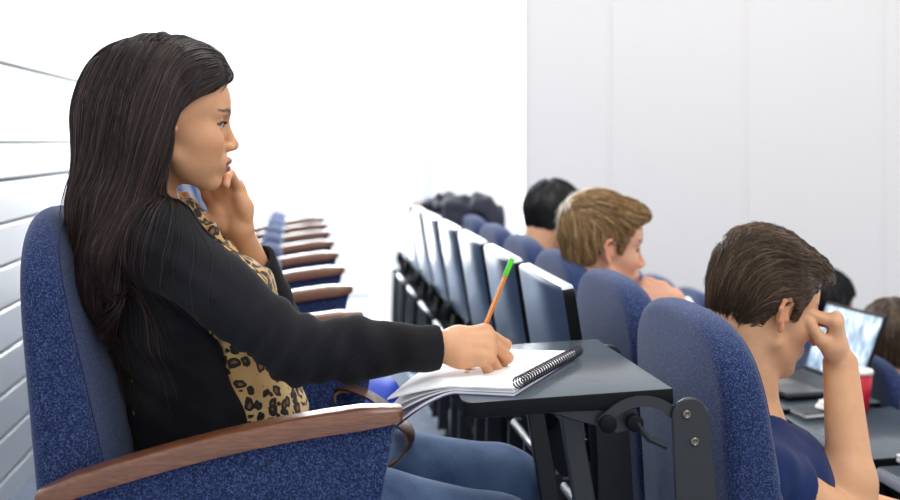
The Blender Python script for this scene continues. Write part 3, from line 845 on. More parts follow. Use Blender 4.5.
# ------------------------------------------------------------------ folding desks bolted behind the chairs
DZ = .69
def make_desk(open_, zfloor, ztop, strip=True):
    """local frame of the chair in front of it: board reaches towards -x; z over the world zero"""
    root = empty('folding_desk', (0, 0, 0))
    x1, x0, y0, y1, T = -.092, -.402, -.060, .385, .024
    bm = bmesh.new()
    # outline with the two corners nearest the user rounded
    def rc(cx, cy, a0, r=.02): return [(cx+r*math.cos(a0+k*PI/8), cy+r*math.sin(a0+k*PI/8)) for k in range(5)]
    ol = rc(x0+.02, y0+.02, PI)+[(x1, y0), (x1, y1)]+rc(x0+.02, y1-.02, PI/2)
    tb, tt = -T, 0.0
    A = [bm.verts.new((x, y, tt)) for x, y in ol]; B_ = [bm.verts.new((x, y, tb)) for x, y in ol]; n = len(ol)
    f = bm.faces.new(A); f.material_index = 0; bm.faces.new(B_[::-1]).material_index = 0
    for i in range(n): bm.faces.new((A[i], B_[i], B_[(i+1) % n], A[(i+1) % n])).material_index = 1
    bmesh.ops.bevel(bm, geom=[e for e in bm.edges], offset=.0025, segments=2, profile=.5, affect='EDGES')
    bm.normal_update()
    for f in bm.faces: f.material_index = 2 if strip and f.normal.x < -.75 else (1 if abs(f.normal.z) < .6 else 0)
    if open_:
        Mx = Matrix.Translation((x1, 0, ztop)) @ Matrix.Rotation(math.radians(-2.4), 4, 'Y') @ Matrix.Translation((-x1, 0, 0))
    else:
        # tipped up so that the user's edge stands on top, leaning a little back
        Mx = Matrix.Translation((x1+.02, 0, ztop-.225)) @ Matrix.Rotation(math.radians(81), 4, 'Y') @ Matrix.Translation((-x1, 0, 0))
    for v in bm.verts: v.co = Mx @ v.co
    from_bm('desk_board', bm, [M['laminate'] if open_ else M['board'], M['edge'], M['edge_strip']], root, angle=40)
    # end plate with two bolts
    for ye in ((y0-.012, y0-.004), (y1+.004, y1+.012)):
        bm = bmesh.new()
        zt = ztop-.012-(0 if open_ else .10); w = .027; xc = -.070
        pts = [(xc+w*math.cos(a), zt-w+w*math.sin(a)) for a in [PI*k/10 for k in range(11)]]
        pts = pts+[(xc-w+.006, zt-.15), (xc-w+.02, zfloor+.03), (xc+w+.045, zfloor+.03), (xc+w+.012, zt-.15)]
        add_prism(bm, pts, 'y', ye[0], ye[1], .002, 1)
        pl = from_bm('end_plate', bm, M['steel_dark'], root, angle=35)
        s_ = -1 if ye[0] < 0 else 1
        for (bx_, bz) in ((xc-.006, zt-.024), (xc+.006, zt-.064)):
            bm = bmesh.new()
            R_ = Matrix.Translation((bx_, ye[0] if s_ < 0 else ye[1], bz)) @ Matrix.Rotation(s_*-PI/2, 4, 'X')
            add_lathe(bm, [(0, -.001), (.0072, -.001), (.0072, .0012), (.0056, .003), (.0042, .0045), (.0040, .0030), (0, .0030)], 20, R_)
            from_bm('bolt', bm, M['bolt'], pl)
        bm = bmesh.new(); add_box(bm, xc-w-.02, xc+w+.07, ye[0]-.012, ye[1]+.012, zfloor, zfloor+.03, .003, 1)
        from_bm('foot', bm, M['steel_dark'], pl)
    # hinge bracket under the board: tapered bar, curved link, two pivots
    if open_:
        ya = y0+.006; zz = ztop-T
        bm = bmesh.new()
        add_prism(bm, [(x0+.115, zz-.006), (x1-.055, zz-.004), (x1-.045, zz-.034), (x1-.085, zz-.042), (x0+.22, zz-.034)], 'y', ya, ya+.010, .002, 1)
        from_bm('support_bar', bm, M['steel_dark'], root, angle=35)
        bm = bmesh.new(); cx, cz, r0, r1 = x1-.048, zz-.075, .078, .062
        an = [math.radians(a) for a in range(150, 24, -9)]
        pts = [(cx+r0*math.cos(a), cz+r0*math.sin(a)) for a in an]+[(cx+r1*math.cos(a), cz+r1*math.sin(a)) for a in an[::-1]]
        pts = [(x1-.115, zz-.028)]+pts[1:]
        add_prism(bm, [(x, z+.012) for x, z in pts], 'y', ya-.010, ya-.002, .0015, 1)
        from_bm('hinge_arc', bm, M['steel_dark'], root, angle=35)
        bm = bmesh.new(); add_tube(bm, [(x1-.058, ya-.011, zz-.022), (x1-.050, ya-.010, zz-.034), (x1-.038, ya-.009, zz-.048), (x1-.012, ya-.008, zz-.060)], .0095, 12, True, flat=.5)
        from_bm('hinge_link', bm, M['steel_dark'], root, angle=50)
        for px_ in (x1-.100, x1-.060):
            bm = bmesh.new(); R_ = Matrix.Translation((px_, ya-.010, zz-.024)) @ Matrix.Rotation(PI/2, 4, 'X')
            add_lathe(bm, [(0, -.002), (.0125, -.002), (.0125, .006), (.010, .009), (0, .009)], 24, R_)
            from_bm('pivot', bm, M['edge'], root)
    else:
        for yy in (y0+.004, y1-.016):
            bm = bmesh.new()
            pts = [(x1+.005+.034*math.cos(a), ztop-.25+.046*math.sin(a)) for a in [2*PI*k/16 for k in range(16)]]
            add_prism(bm, pts, 'y', yy-.012, yy+.0, .003, 1); from_bm('pivot_cover', bm, M['edge'], root, angle=35)
            bm = bmesh.new(); add_tube(bm, [(x1+.0, yy-.006, ztop-.25), (x1-.01, yy-.006, ztop-.36), (x1+.0, yy-.006, ztop-.50)], .011, 8, True)
            from_bm('hinge_link', bm, M['steel_dark'], root)
    # struts below
    for yy in (y0+.07, y1-.06):
        bm = bmesh.new(); add_prism(bm, [(x1-(.155 if open_ else .05), ztop-(.045 if open_ else .30)), (x1-(.125 if open_ else .02), ztop-(.045 if open_ else .30)), (x1-.02, zfloor+.06), (x1-.06, zfloor+.06)], 'y', yy-.010, yy+.010, .002, 1)
        from_bm('strut', bm, M['steel_dark'], root, angle=35)
    for zq in (.20, .42):
        bm = bmesh.new(); add_tube(bm, [(x1-.02-(.04 if zq > .3 else 0), y0-.004, zfloor+zq), (x1-.02-(.04 if zq > .3 else 0), y1+.004, zfloor+zq)], .009, 10)
        from_bm('cross_rail', bm, M['rail'], root)
    return root
def put_desk(r, O, i): p = rowpt(O, -.03 if O is O2 else 0, i*PITCH); r.location = (p[0], p[1], 0); r.rotation_euler = (0, 0, TH)
d_open = make_desk(True, 0.0, DZ, False); put_desk(d_open, O2, 0)
tag(d_open, 'dark grey folding desk opened flat under the spiral notebook', 'desk')
d_fold = make_desk(False, 0.0, .70)
for i in range(1, 9):
    r = d_fold if i == 1 else copy_tree(d_fold)
    put_desk(r, O2, i)
    tag(r, 'folded-up desk with pale top edge, %s one beyond the desk with the notebook' % ord_[i], 'desk', 'folded desks behind the middle row')
f_open = make_desk(True, Z2, ZC-.70); put_desk(f_open, O3, 1)
lab3 = {1: 'open black desk at the lower right corner, under the white laptop', 2: 'open black desk under the red cup and the dark notebook', 3: 'open black desk under the grey laptop', 4: 'open black desk just beyond the grey laptop'}
for i in (1, 2, 3, 4):
    r = f_open if i == 1 else copy_tree(f_open)
    put_desk(r, O3, i); tag(r, lab3[i], 'desk', 'open desks behind the front row')
# ------------------------------------------------------------------ spiral notebook
ZT = DZ
def notebook():
    base = np.array([.098, 1.735]); e2 = nrm([.127, .295]); L = .297; perp = np.array([-e2[1], e2[0]]); Wd = .205
    root = empty('spiral_notebook', (float(base[0]), float(base[1]), ZT+.001))
    o = np.array(root.location)
    edge = -.39            # world x where the board ends under the sheets (left side), row frame
    def deskedge(p):       # signed distance beyond the board's user edge (positive = hanging free)
        q = p-np.array(O2); xl = q[0]*CT+q[1]*ST+.03; return (-.402-xl)
    def desktop(p):
        q = p-np.array(O2); xl = q[0]*CT+q[1]*ST+.03; return ZT-(-.092-max(xl, -.402))*math.tan(math.radians(2.4))
    def sheet(name, lift, sag, mat, wd=Wd, thick=.0012, curl=0.0, short=0.0):
        bm = bmesh.new(); nu, nv = 26, 14; G = {}
        for i in range(nu+1):
            for j in range(nv+1):
                u = i/nu*wd; v = j/nv*L
                p = base+perp*(u+.006)+e2*(v)
                d = max(0, deskedge(p)-.004)
                z = desktop(p)+lift*(1-.25*u/wd)-sag*d**1.5*6-sag*.25*d + curl*(u/wd)**2*(1-v/L)
                k = 1-.35*min(1, d*sag*2.0)
                G[i, j] = (p[0]+(1-k)*0.02*(d > 0), p[1], z)
        T = {}; Bm = {}
        for k_, c in G.items():
            T[k_] = bm.verts.new((c[0]-o[0], c[1]-o[1], c[2]-o[2]+thick)); Bm[k_] = bm.verts.new((c[0]-o[0], c[1]-o[1], c[2]-o[2]))
        for i in range(nu):
            for j in range(nv):
                bm.faces.new((T[i, j], T[i+1, j], T[i+1, j+1], T[i, j+1])); bm.faces.new((Bm[i, j], Bm[i, j+1], Bm[i+1, j+1], Bm[i+1, j]))
        for i in range(nu):
            for j in (0, nv): bm.faces.new((T[i, j], T[i+1, j], Bm[i+1, j], Bm[i, j]))
        for j in range(nv):
            for i in (0, nu): bm.faces.new((T[i, j], T[i, j+1], Bm[i, j+1], Bm[i, j]))
        return from_bm(name, bm, mat, root, True, angle=40)
    sheet('cover', .0005, .36, M['purple'], thick=.0010)
    sheet('page', .0022, .34, M['paper'], thick=.0030)
    sheet('page', .0058, .27, M['purple'], thick=.0005)
    sheet('page', .0066, .255, M['paper'], thick=.0022)
    sheet('page', .0096, .20, M['paper'], thick=.0008, wd=Wd-.002)
    sheet('page', .0114, .13, M['paper'], thick=.0022)
    # wire binding: double loops
    zc = ZT+.0075; n = 27
    for k in range(n):
        v = .006+k*(L-.012)/(n-1); bm = bmesh.new()
        for dv in (0, .0030):
            c = base+e2*(v+dv)+perp*.001
            pts = []
            for a in range(0, 375, 25):
                t = math.radians(a); q = c+perp*(math.cos(t)*.0088)
                pts.append((q[0]-o[0], q[1]-o[1], zc+math.sin(t)*.0088-o[2]+.0035))
            add_tube(bm, pts, .00075, 6, False)
        from_bm('wire_loop', bm, M['wire'], root)
    tag(root, 'open white spiral notebook hanging over the edge of the grey desk', 'notebook')
notebook()

# ------------------------------------------------------------------ pen
def pen(tip, top, r=.0040):
    tip = np.asarray(tip); top = np.asarray(top); d = nrm(top-tip)
    root = empty('fineliner_pen', tuple(float(x) for x in tip))
    q = Vector(d).to_track_quat('Z', 'Y').to_matrix().to_4x4(); L = float(np.linalg.norm(top-tip))
    def hexa(z0, z1, r_, n, mat, name, par, z2=None, r2=None):
        bm = bmesh.new(); pr = [(0, z0), (r_, z0), (r_, z1)]
        if z2 is not None: pr.append((r2, z2))
        pr.append((0, pr[-1][1])); add_lathe(bm, pr, n, q)
        return from_bm(name, bm, mat, par, angle=30)
    b = hexa(.022, L-.030, r, 6, M['pen_orange'], 'barrel', root)
    bm = bmesh.new()
    for k in (0, 2, 4):
        a = PI/3*k+PI/6; R_ = q @ Matrix.Rotation(a, 4, 'Z')
        add_box(bm, r*.866-.0001, r*.866+.0003, -.0006, .0006, .03, L-.032, M=R_)
    from_bm('stripe', bm, M['pen_stripe'], b)
    hexa(L-.030, L-.002, r*1.05, 14, M['pen_green'], 'cap', root, L, r*.8)
    hexa(.0, .022, .0006, 10, M['pen_dark'], 'tip', root, .022, r*.9)
    tag(root, "orange fineliner pen with bright green end held in the woman's writing hand", 'pen')
PEN_T = P(487, 321, 1.892); PEN_TOP = P(512.5, 258, 1.897)
_d = nrm(PEN_TOP-PEN_T)
pen(PEN_TOP-_d*.148, PEN_TOP)

# ------------------------------------------------------------------ cup, notebook, lid, laptops
fz = ZC-.70
def desk_pt(i, xl, yl): return rowpt(O3, xl, i*PITCH+yl)
def on_px(px, py, z=None):
    """world point on the front-row desks seen at this place of the photo"""
    z = fz if z is None else z
    Y = (ZC-z)*F/(py-142.0); return P(px, py, Y)
def surf3(p):
    q = np.array(p[:2])-np.array(O3); xl = q[0]*CT+q[1]*ST; return fz-(-.092-xl)*math.tan(math.radians(2.4))
def cup():
    p = on_px(856, 409); z = surf3(p)+.0015
    root = empty('paper_cup', (p[0], p[1], z))
    bm = bmesh.new(); add_lathe(bm, [(0, .002), (.028, .002), (.029, 0), (.031, .001), (.042, .100), (.0405, .100), (.029, .006), (0, .006)], 36)
    from_bm('cup_body', bm, M['red'], root)
    bm = bmesh.new(); add_lathe(bm, [(.0405, .098), (.0440, .098), (.0440, .104), (.0425, .1075), (.0400, .1080), (.0390, .1035), (.0, .1030)], 36)
    from_bm('lid', bm, M['cream'], root)
    tag(root, 'red paper cup with cream lid beside the raised forearm', 'cup')
cup()
def dark_notebook():
    p = on_px(824, 411); z = surf3(p)+.0035
    root = empty('pocket_notebook', (p[0], p[1], z)); root.rotation_euler = (0, math.radians(-2.4), TH+.05)
    bm = bmesh.new(); add_box(bm, -.075, .075, -.045, .045, 0, .0022, .001, 1); add_box(bm, -.075, .075, -.045, .045, .0098, .012, .001, 1); add_box(bm, .0735, .0755, -.045, .045, 0, .012, .0005, 1)
    from_bm('cover', bm, M['black_cover'], root)
    bm = bmesh.new(); add_box(bm, -.072, .074, -.043, .043, .0022, .0098)
    from_bm('pages', bm, M['paper'], root)
    tag(root, 'small black notebook lying on the desk under the white lid', 'notebook')
    bm = bmesh.new(); add_lathe(bm, [(0, 0), (.041, 0), (.043, .003), (.041, .007), (.037, .010), (.034, .017), (.030, .0185), (0, .0175)], 36)
    o = from_bm('cup_lid', bm, M['cream'], None, angle=40); o.location = (p[0]+.022, p[1]+.0, z+.0135); o.rotation_euler = (0, math.radians(-2.4), 0)
    tag(o, 'round cream lid lying on the small black notebook', 'lid')
dark_notebook()
def laptop(name_label, loc, rz, w=.33, d=.23, mat='laptop_grey', scr='screen', tilt=110, loc_z=None):
    root = empty('laptop', loc); root.rotation_euler = (0, 0, rz)
    bm = bmesh.new(); add_box(bm, -d/2, d/2, -w/2, w/2, 0, .014, .004, 2)
    b = from_bm('base', bm, M[mat], root)
    bm = bmesh.new()
    for r_ in range(5):
        for c_ in range(13): add_box(bm, .0+.018*r_, .0155+.018*r_, -w/2+.03+.021*c_, -w/2+.0485+.021*c_, .0142, .0155)
    from_bm('keyboard', bm, M['key'], b)
    bm = bmesh.new(); add_box(bm, -d/2+.02, -d/2+.09, -.05, .05, .0142, .0148, .0005, 1); from_bm('touchpad', bm, M['bolt'], b)
    a = math.radians(tilt-90); Mx = Matrix.Translation((d/2-.004, 0, .014)) @ Matrix.Rotation(a, 4, 'Y')
    bm = bmesh.new(); add_box(bm, 0, .007, -w/2, w/2, 0, d*.96, .003, 2, M=Mx)
    l_ = from_bm('lid', bm, M['edge' if mat == 'laptop_grey' else mat], root)
    bm = bmesh.new(); add_box(bm, -.0012, .0, -w/2+.010, w/2-.010, .012, d*.96-.010, M=Mx)
    from_bm('display', bm, M[scr], l_)
    tag(root, name_label, 'laptop'); return root
p = desk_pt(3, -.235, .165); laptop('open grey laptop with a bluish picture on its screen, facing left', (p[0], p[1], surf3(p)+.010), TH+.10, w=.31, d=.225, tilt=112)
def white_laptop():
    p = desk_pt(1, -.235, .235); root = empty('closed_laptop', (p[0], p[1], surf3(p)+.006)); root.rotation_euler = (0, math.radians(-2.4), TH)
    bm = bmesh.new(); add_box(bm, -.11, .11, -.155, .155, 0, .010, .003, 2); from_bm('base', bm, M['white_plastic'], root)
    bm = bmesh.new(); add_box(bm, -.11, .11, -.155, .155, .0115, .018, .003, 2); from_bm('lid', bm, M['white_plastic'], root)
    bm = bmesh.new(); add_box(bm, -.107, .107, -.152, .152, .0095, .012); from_bm('hinge_gap', bm, M['edge'], root)
    tag(root, 'closed white laptop on the desk at the lower right edge', 'laptop')
white_laptop()

# ------------------------------------------------------------------ dark jacket heaped over the far chairs
def jacket():
    s = SDF()
    def a(px, py, Y, r, k=.04): s.add(ell(P(px, py, Y), r), k)
    a(455, 207, 4.85, (.085, .12, .045)); a(480, 210, 4.80, (.08, .14, .055)); a(440, 203, 5.0, (.05, .10, .03)); a(492, 222, 4.75, (.045, .12, .075)); a(478, 235, 4.95, (.05, .12, .10)); a(430, 204, 5.1, (.035, .07, .028))
    a(462, 222, 4.75, (.07, .08, .05))
    a(447, 200, 4.9, (.04, .06, .03), .02); a(470, 201, 4.8, (.05, .05, .025), .02); a(488, 207, 4.75, (.03, .06, .03), .02); a(500, 228, 4.7, (.02, .08, .06), .02)
    s.post = lambda p: ripple(p, .007, 34, (1, .6, 1.4))
    c = P(465, 230, 4.85)
    o = sdf_obj('jacket', s, c-.45, c+.45, .008, M['jacket'])
    tag(o, 'dark navy jacket heaped over the chair backs by the window', 'jacket')
    s2 = SDF(); s2.add(ell(P(423, 205, 5.15), (.045, .06, .03)), .02); s2.add(ell(P(416, 208, 5.15), (.03, .05, .025)), .02); s2.post = lambda p: ripple(p, .003, 45)
    c = P(421, 206, 5.15); o = sdf_obj('scarf', s2, c-.15, c+.15, .006, M['pale_cloth'])
    tag(o, 'pale crumpled cloth beside the dark jacket on top of a folded desk', 'scarf')
jacket()

# ------------------------------------------------------------------ blue bag with brown straps on the seat beside the woman
def bag():
    c = P(345, 402, 2.50)
    o = np.array([c[0], c[1], .45])
    s = SDF(); s.add(ell(P(335, 402, 2.50), (.115, .13, .060)), .03); s.add(ell(P(372, 396, 2.50), (.055, .11, .045)), .04); s.add(ell(P(300, 402, 2.5), (.08, .10, .055)), .03)
    s.add(ell(P(345, 440, 2.5), (.13, .14, .075)), .04)
    s.post = lambda p: ripple(p, .004, 26, (1, .6, 1.5))
    root = empty('shoulder_bag', tuple(o))
    sdf_obj('bag_body', s, c-.34, c+.34, .006, M['bag'], root)
    bm = bmesh.new()
    def strap(pts, w=.012, t=.0022, mat=None, name='strap'):
        b = bmesh.new(); P3 = [Vector(tuple(p-o)) for p in pts]
        # smooth the path
        for _ in range(3):
            Q = [P3[0]]
            for a_, b_ in zip(P3, P3[1:]): Q += [a_*.75+b_*.25, a_*.25+b_*.75]
            P3 = Q+[P3[-1]]
        rings = []
        for i, p in enumerate(P3):
            tt = (P3[min(i+1, len(P3)-1)]-P3[max(i-1, 0)]).normalized(); side = Vector((.25, 1, .1)); side = (side-tt*side.dot(tt)).normalized(); nn = tt.cross(side)
            rings.append([b.verts.new(p+side*w*sx+nn*t*sz) for sx, sz in ((-1, -1), (1, -1), (1, 1), (-1, 1))])
        for a_, b_ in zip(rings, rings[1:]):
            for k in range(4): b.faces.new((a_[k], a_[(k+1) % 4], b_[(k+1) % 4], b_[k]))
        b.faces.new(rings[0]); b.faces.new(rings[-1])
        from_bm(name, b, mat or M['leather'], root, angle=40)
    strap([P(330, 402, 2.30), P(333, 388, 2.28), P(346, 386, 2.26), P(362, 392, 2.22), P(378, 400, 2.2), P(395, 416, 2.16), P(408, 430, 2.10), P(409, 446, 2.08), P(398, 460, 2.07), P(380, 470, 2.06), P(372, 480, 2.06)], .016)
    strap([P(338, 404, 2.27), P(336, 393, 2.265), P(344, 389, 2.26), P(354, 391, 2.24)], .012, mat=M['leather_tan'], name='strap_lining')
    tag(root, 'royal blue bag with brown leather strap on the seat beside the woman', 'bag')
bag()
# ------------------------------------------------------------------ people
def A_(*v): return np.array(v, float)
def lerp(a, b, t): return np.asarray(a)*(1-t)+np.asarray(b)*t
def make_body(base, sdf, lo, hi, h, colfn, label, group=None):
    V, Q = nets(sdf, lo, hi, h)
    col = colfn(V)
    o = np_mesh('person', V-np.asarray(base), Q, M['skin'], None, True, col)
    o.location = tuple(float(x) for x in base); tag(o, label, 'person', group); return o
def torso_items(s, J, g=0.0, w=1.0, d=1.0, k=.03):
    """J: P pelvis, C chest, N neck base, SR, SL shoulders, LAT lateral axis; g grows the shape"""
    lat = J['LAT']
    s.add(ecap(J['P'], lerp(J['P'], J['C'], .55), lat, (.150*w+g, .110*d+g), (.128*w+g, .096*d+g)), k)
    s.add(ecap(lerp(J['P'], J['C'], .55), J['C'], lat, (.128*w+g, .096*d+g), (.145*w+g, .102*d+g)), k)
    s.add(ecap(J['C'], lerp(J['C'], J['N'], .72), lat, (.145*w+g, .102*d+g), (.105*w+g, .070*d+g)), k)
    for q in ('SR', 'SL'):
        s.add(cap(lerp(J['N'], J[q], .15)-A_(0, 0, .02), J[q], .040+g, .048*w+g), k)
        s.add(cap(lerp(J['C'], J[q], .55), J[q], .06+g, .048*w+g), k)
def arm_items(s, S, E, W, r=(.046, .036, .036, .024), g=0.0, k=.02, flat=None, musc=True):
    s.add(cap(S, E, r[0]+g, r[1]+g), k)
    m = lerp(E, W, .28)
    s.add(cap(E, m, r[1]*.98+g, r[2]*1.06+g), k)
    if flat is None: s.add(cap(m, W, r[2]*1.06+g, r[3]+g), k)
    else: s.add(ecap(m, W, flat, (r[2]*1.06+g, r[2]+g), (r[3]*1.16+g, r[3]*.86+g)), k)
def leg_items(s, H, K, An, g=0.0, r=(.080, .056, .036), k=.025, foot=True, toe=None):
    s.add(cap(H, K, r[0]+g, r[1]+g), k)
    m = lerp(K, An, .35); s.add(cap(K, m, r[1]*.98+g, r[1]*.96+g), k); s.add(cap(m, An, r[1]*.96+g, r[2]+g), k)
def shoe(An, toe, floor, parent):
    s = SDF(); An = np.asarray(An); d = nrm([toe[0], toe[1], 0])
    s.add(ecap(An+A_(0, 0, -An[2]+floor+.045)-d*.02, An+A_(0, 0, -An[2]+floor+.035)+d*.15, np.cross([0, 0, 1], d), (.036, .045), (.042, .030)), .02)
    s.add(cap(An+A_(0, 0, -.0), An*A_(1, 1, 0)+A_(0, 0, floor+.06), .040, .040), .02)
    s.cut(lambda p: (floor+.002)-p[:, 2], .003)
    c = An*A_(1, 1, 0)+A_(0, 0, floor+.06)+d*.06
    sdf_obj('shoe', s, c-A_(.2, .2, .12), c+A_(.2, .2, .12), .006, M['shoe'], parent)
def tops(s, limit_fn, k=.004): s.cut(limit_fn, k)
def short_hair(R, o, s, mat, parent, extra=(), nape=1.0, grow=.013, n=2600, steps=9, ds=.006, lift=.006, rad=.0007, wob=.010, fw=0.0, h=.003, flow_fn=None, zb=None, asym=0):
    H = SDF(); v = lambda *a: np.array(a)*s
    H.add(local(ell(v(-.008, 0, .046), v(.094+grow, .0755+grow, .088+grow)), R, o), .01)
    H.add(local(ell(v(-.046, 0, -.012), v(.036+grow*.5, .050+grow*.4, .058*nape)), R, o), .02)
    for c, r in extra: H.add(local(ell(v(*c), v(*r)), R, o), .02)
    X = np.array([-.14, -.08, -.055, -.032, -.024, -.004, .010, .016, .028, .034, .046, .066, .085, .11])
    Z = np.array([-.060, -.066, -.060, -.030, .010, .034, .030, .002, .002, .040, .058, .074, .084, .090]) if zb is None else np.array(zb)
    def bound(p):
        q = ((p-o)@R)/s
        return (np.interp(q[:, 0], X, Z)-q[:, 2]+.0022*np.sin(q[:, 0]*420+q[:, 1]*300))*s*.8
    H.cut(bound, .006)
    H.post = lambda p: ripple(p, .0010, 95, (1, 1, .5))
    c = np.asarray(o)+R@v(-.01, 0, .03)
    V, Q = nets(H, c-.17*s, c+.17*s, h)
    rnd = np.clip(.22+.12*np.sin(((V-o)@R)@np.array([160., 230., 90.])), 0, 1)
    hb = np_mesh('hair', V-woff(parent), Q, mat, parent, True, rnd, 'Rnd')
    ql = ((V-o)@R)/s
    g0 = grad(H, V, .002); outw = (g0*((V-(np.asarray(o)+R@v(0, 0, .03))))).sum(1) > .01
    seeds = surface_seeds(V, outw, n)
    crown = np.array([-.052, 0, .125])
    def flow(p):
        q = ((p-o)@R)/s
        if flow_fn is not None: d = flow_fn(q)
        else:
            d = q-crown; d /= (np.linalg.norm(d, axis=1, keepdims=True)+1e-6); d = d+np.array([fw, 0, -.25])
        return d@R.T
    room = -bound(seeds); lens = np.clip(room/(steps*ds)*1.15+.12, .12, 1)*(.75+.25*rng.rand(n))
    strands('hair_strand', H, seeds, flow, steps, ds, .002, rad, mat, hb, lift, wob, lens=lens)
    return hb

# ================================================================== the woman
def woman():
    s_ = .955; o = P(171, 131, 1.93); R = rot(17, 7, 0)
    J = dict(P=A_(-.415, 2.03, .505), C=A_(-.455, 2.0, .775), N=P(150, 209, 1.965), SR=P(158, 243, 1.84), SL=P(186, 240, 2.15), LAT=A_(.08, 1, 0))
    ER, WR = P(296, 350, 1.80), P(440, 347, 1.865)
    EL, WL = P(276, 326, 2.21), P(239, 230, 2.05)
    HR, KR, AR = A_(-.38, 1.93, .492), A_(.075, 1.96, .405), A_(.02, 1.95, .10)
    HL, KL, AL = A_(-.38, 2.12, .495), A_(.095, 2.19, .425), A_(.03, 2.20, .10)
    s = SDF(); head_items(s, R, o, s_, soft=True)
    s.add(cap(o+R@A_(-.034, 0, -.035), J['N']+A_(0, 0, -.01), .044, .046), .02)
    torso_items(s, J, 0, .9, .86)
    arm_items(s, J['SR'], ER, WR, (.042, .034, .033, .0225)); arm_items(s, J['SL'], EL, WL, (.042, .034, .033, .0225))
    leg_items(s, HR, KR, AR); leg_items(s, HL, KL, AL)
    for An in (AR, AL): s.add(ecap(An+A_(0, 0, -.05), An+A_(.13, 0, -.065), A_(0, 1, 0), (.030, .032), (.032, .018)), .02)
    nails = []
    # writing hand, rolled on to its little-finger side
    fR = nrm([1, .05, .01])
    hand_items(s, WR, fR, [.05, -.62, .78], 0, 1, .0) if False else None
    hand_items(s, WR+A_(.0, 0, .002), fR, [0, -.64, .76], 1, 1.0,
               curl=[(44, 66, 40), (52, 76, 45), (68, 80, 48), (70, 82, 48)],
               thumb=[(.018, .022, -.008), (.046, .040, -.022), (.074, .034, -.036), (.098, .018, -.046)], spread=(2, 0, -1, -3), nails=nails)
    hand_items(s, WL, [-.36, -.04, .93], [.12, .99, .06], -1, 1.0,
               curl=[(14, 34, 20), (20, 38, 22), (34, 46, 26), (40, 58, 34)],
               thumb=[(.018, .024, -.010), (.040, .046, -.022), (.066, .054, -.034), (.088, .052, -.040)], spread=(6, 1, -4, -9), nails=nails, kf=.002)
    base = hexc(210, 156, 116); lip = hexc(158, 92, 84); brow = hexc(52, 34, 28)
    def col(V):
        c = head_color(V, R, o, s_, base, lip, brow)
        for (q, r) in nails:
            m = ((V-q)**2).sum(1) < r*r; c[m] = hexc(214, 160, 140)[:3]
        return c
    b = make_body((-.40, 2.02, 0.0), s, (-.75, 1.66, 0.0), (.26, 2.36, 1.26), .0023, col,
                  'seated woman with long dark hair in a black cardigan, writing with an orange pen')
    eyes(R, o, s_, b)
    # upper lashes
    for q in (1, -1):
        bm = bmesh.new()
        for k in range(9):
            t = k/8; a = A_(.0838-.0105*t**1.6, q*(.020+.024*t), .0222+.0018*math.sin(t*PI)); e = a+A_(.0062-.001*t, q*(.0005+.0035*t), .0030)
            m_ = (a+e)/2+A_(0, 0, -.0010)
            add_tube(bm, [tuple(o+R@(z_*s_)-woff(b)) for z_ in (a, m_, e)], [.0011, .0008, .0003], 5)
        pts = [tuple(o+R@(A_(.0842-.0105*(k/8)**1.6, q*(.019+.026*k/8), .0215+.0018*math.sin(k/8*PI))*s_)-woff(b)) for k in range(9)]
        add_tube(bm, pts, .0011, 6)
        from_bm('eyelashes', bm, M['pen_dark'], b, True)
    # ear stud
    bm = bmesh.new(); bmesh.ops.create_uvsphere(bm, u_segments=12, v_segments=8, radius=.0032)
    q = o+R@(A_(-.003, -.080, -.017)*s_)
    for v in bm.verts: v.co += Vector(tuple(q-np.array(b.location)))
    from_bm('earring', bm, M['bolt'], b, True)
    # leopard blouse with a loose scarf fold at the front
    def xb(z): return np.interp(z, [.55, .627, .70, .76, .85, .93, 1.0], [-.300, -.318, -.352, -.378, -.392, -.405, -.41])
    bl = SDF(); torso_items(bl, J, .006, .9, .86)
    bl.add(ecap(A_(-.315, 1.985, .60), A_(-.345, 1.975, .80), A_(0, 1, 0), (.105, .078), (.10, .055)), .03)
    bl.add(ecap(A_(-.345, 1.975, .78), A_(-.385, 1.97, .86), A_(0, 1, 0), (.10, .05), (.085, .030)), .03)
    bl.sub(cap(o+R@A_(-.022, 0, -.035), J['N']+A_(0, 0, .03), .055, .055), .004)
    bl.post = lambda p: ripple(p, .0022, 26, (2.2, 1.6, .45))
    bl.cut(lambda p: .50-p[:, 2], .006)
    sdf_obj('blouse', bl, (-.66, 1.74, .46), (-.15, 2.28, 1.02), .004, M['leopard'], b)
    sc_ = SDF(); n0 = J['N']
    ring = []
    for a in range(0, 360, 24):
        t = math.radians(a); ring.append(n0+A_(.056*math.cos(t)+.004, .072*math.sin(t), .022-.026*math.cos(t)))
    for a_, b_ in zip(ring, ring[1:]+ring[:1]): sc_.add(cap(a_, b_, .015, .015), .012)
    sc_.add(cap(ring[0], P(206, 232, 1.95), .017, .015), .02); sc_.add(cap(P(206, 232, 1.95), P(234, 264, 1.95), .015, .013), .02); sc_.add(cap(P(234, 264, 1.95), P(258, 330, 1.95), .013, .02), .02)
    sc_.post = lambda p: ripple(p, .0022, 60, (1.2, 1, .6))
    sdf_obj('scarf', sc_, n0-.2, n0+.2, .0035, M['leopard'], b)
    # black cardigan: open front, long sleeves
    cg = SDF(); torso_items(cg, J, .013, .9, .86)
    cg.add(ecap(A_(-.335, 1.985, .58), A_(-.375, 1.975, .82), A_(0, 1, 0), (.118, .060), (.108, .05)), .03)
    cg.cut(lambda p: p[:, 0]-xb(p[:, 2])+.004*np.sin(p[:, 2]*40), .010)
    cg.sub(cap(o+R@A_(-.022, 0, -.035), n0+A_(0, 0, .02), .060, .068), .006)
    cR = WR+nrm(ER-WR)*.004; cL = lerp(WL, EL, .30)
    sl = (.058, .049, .046, .033)
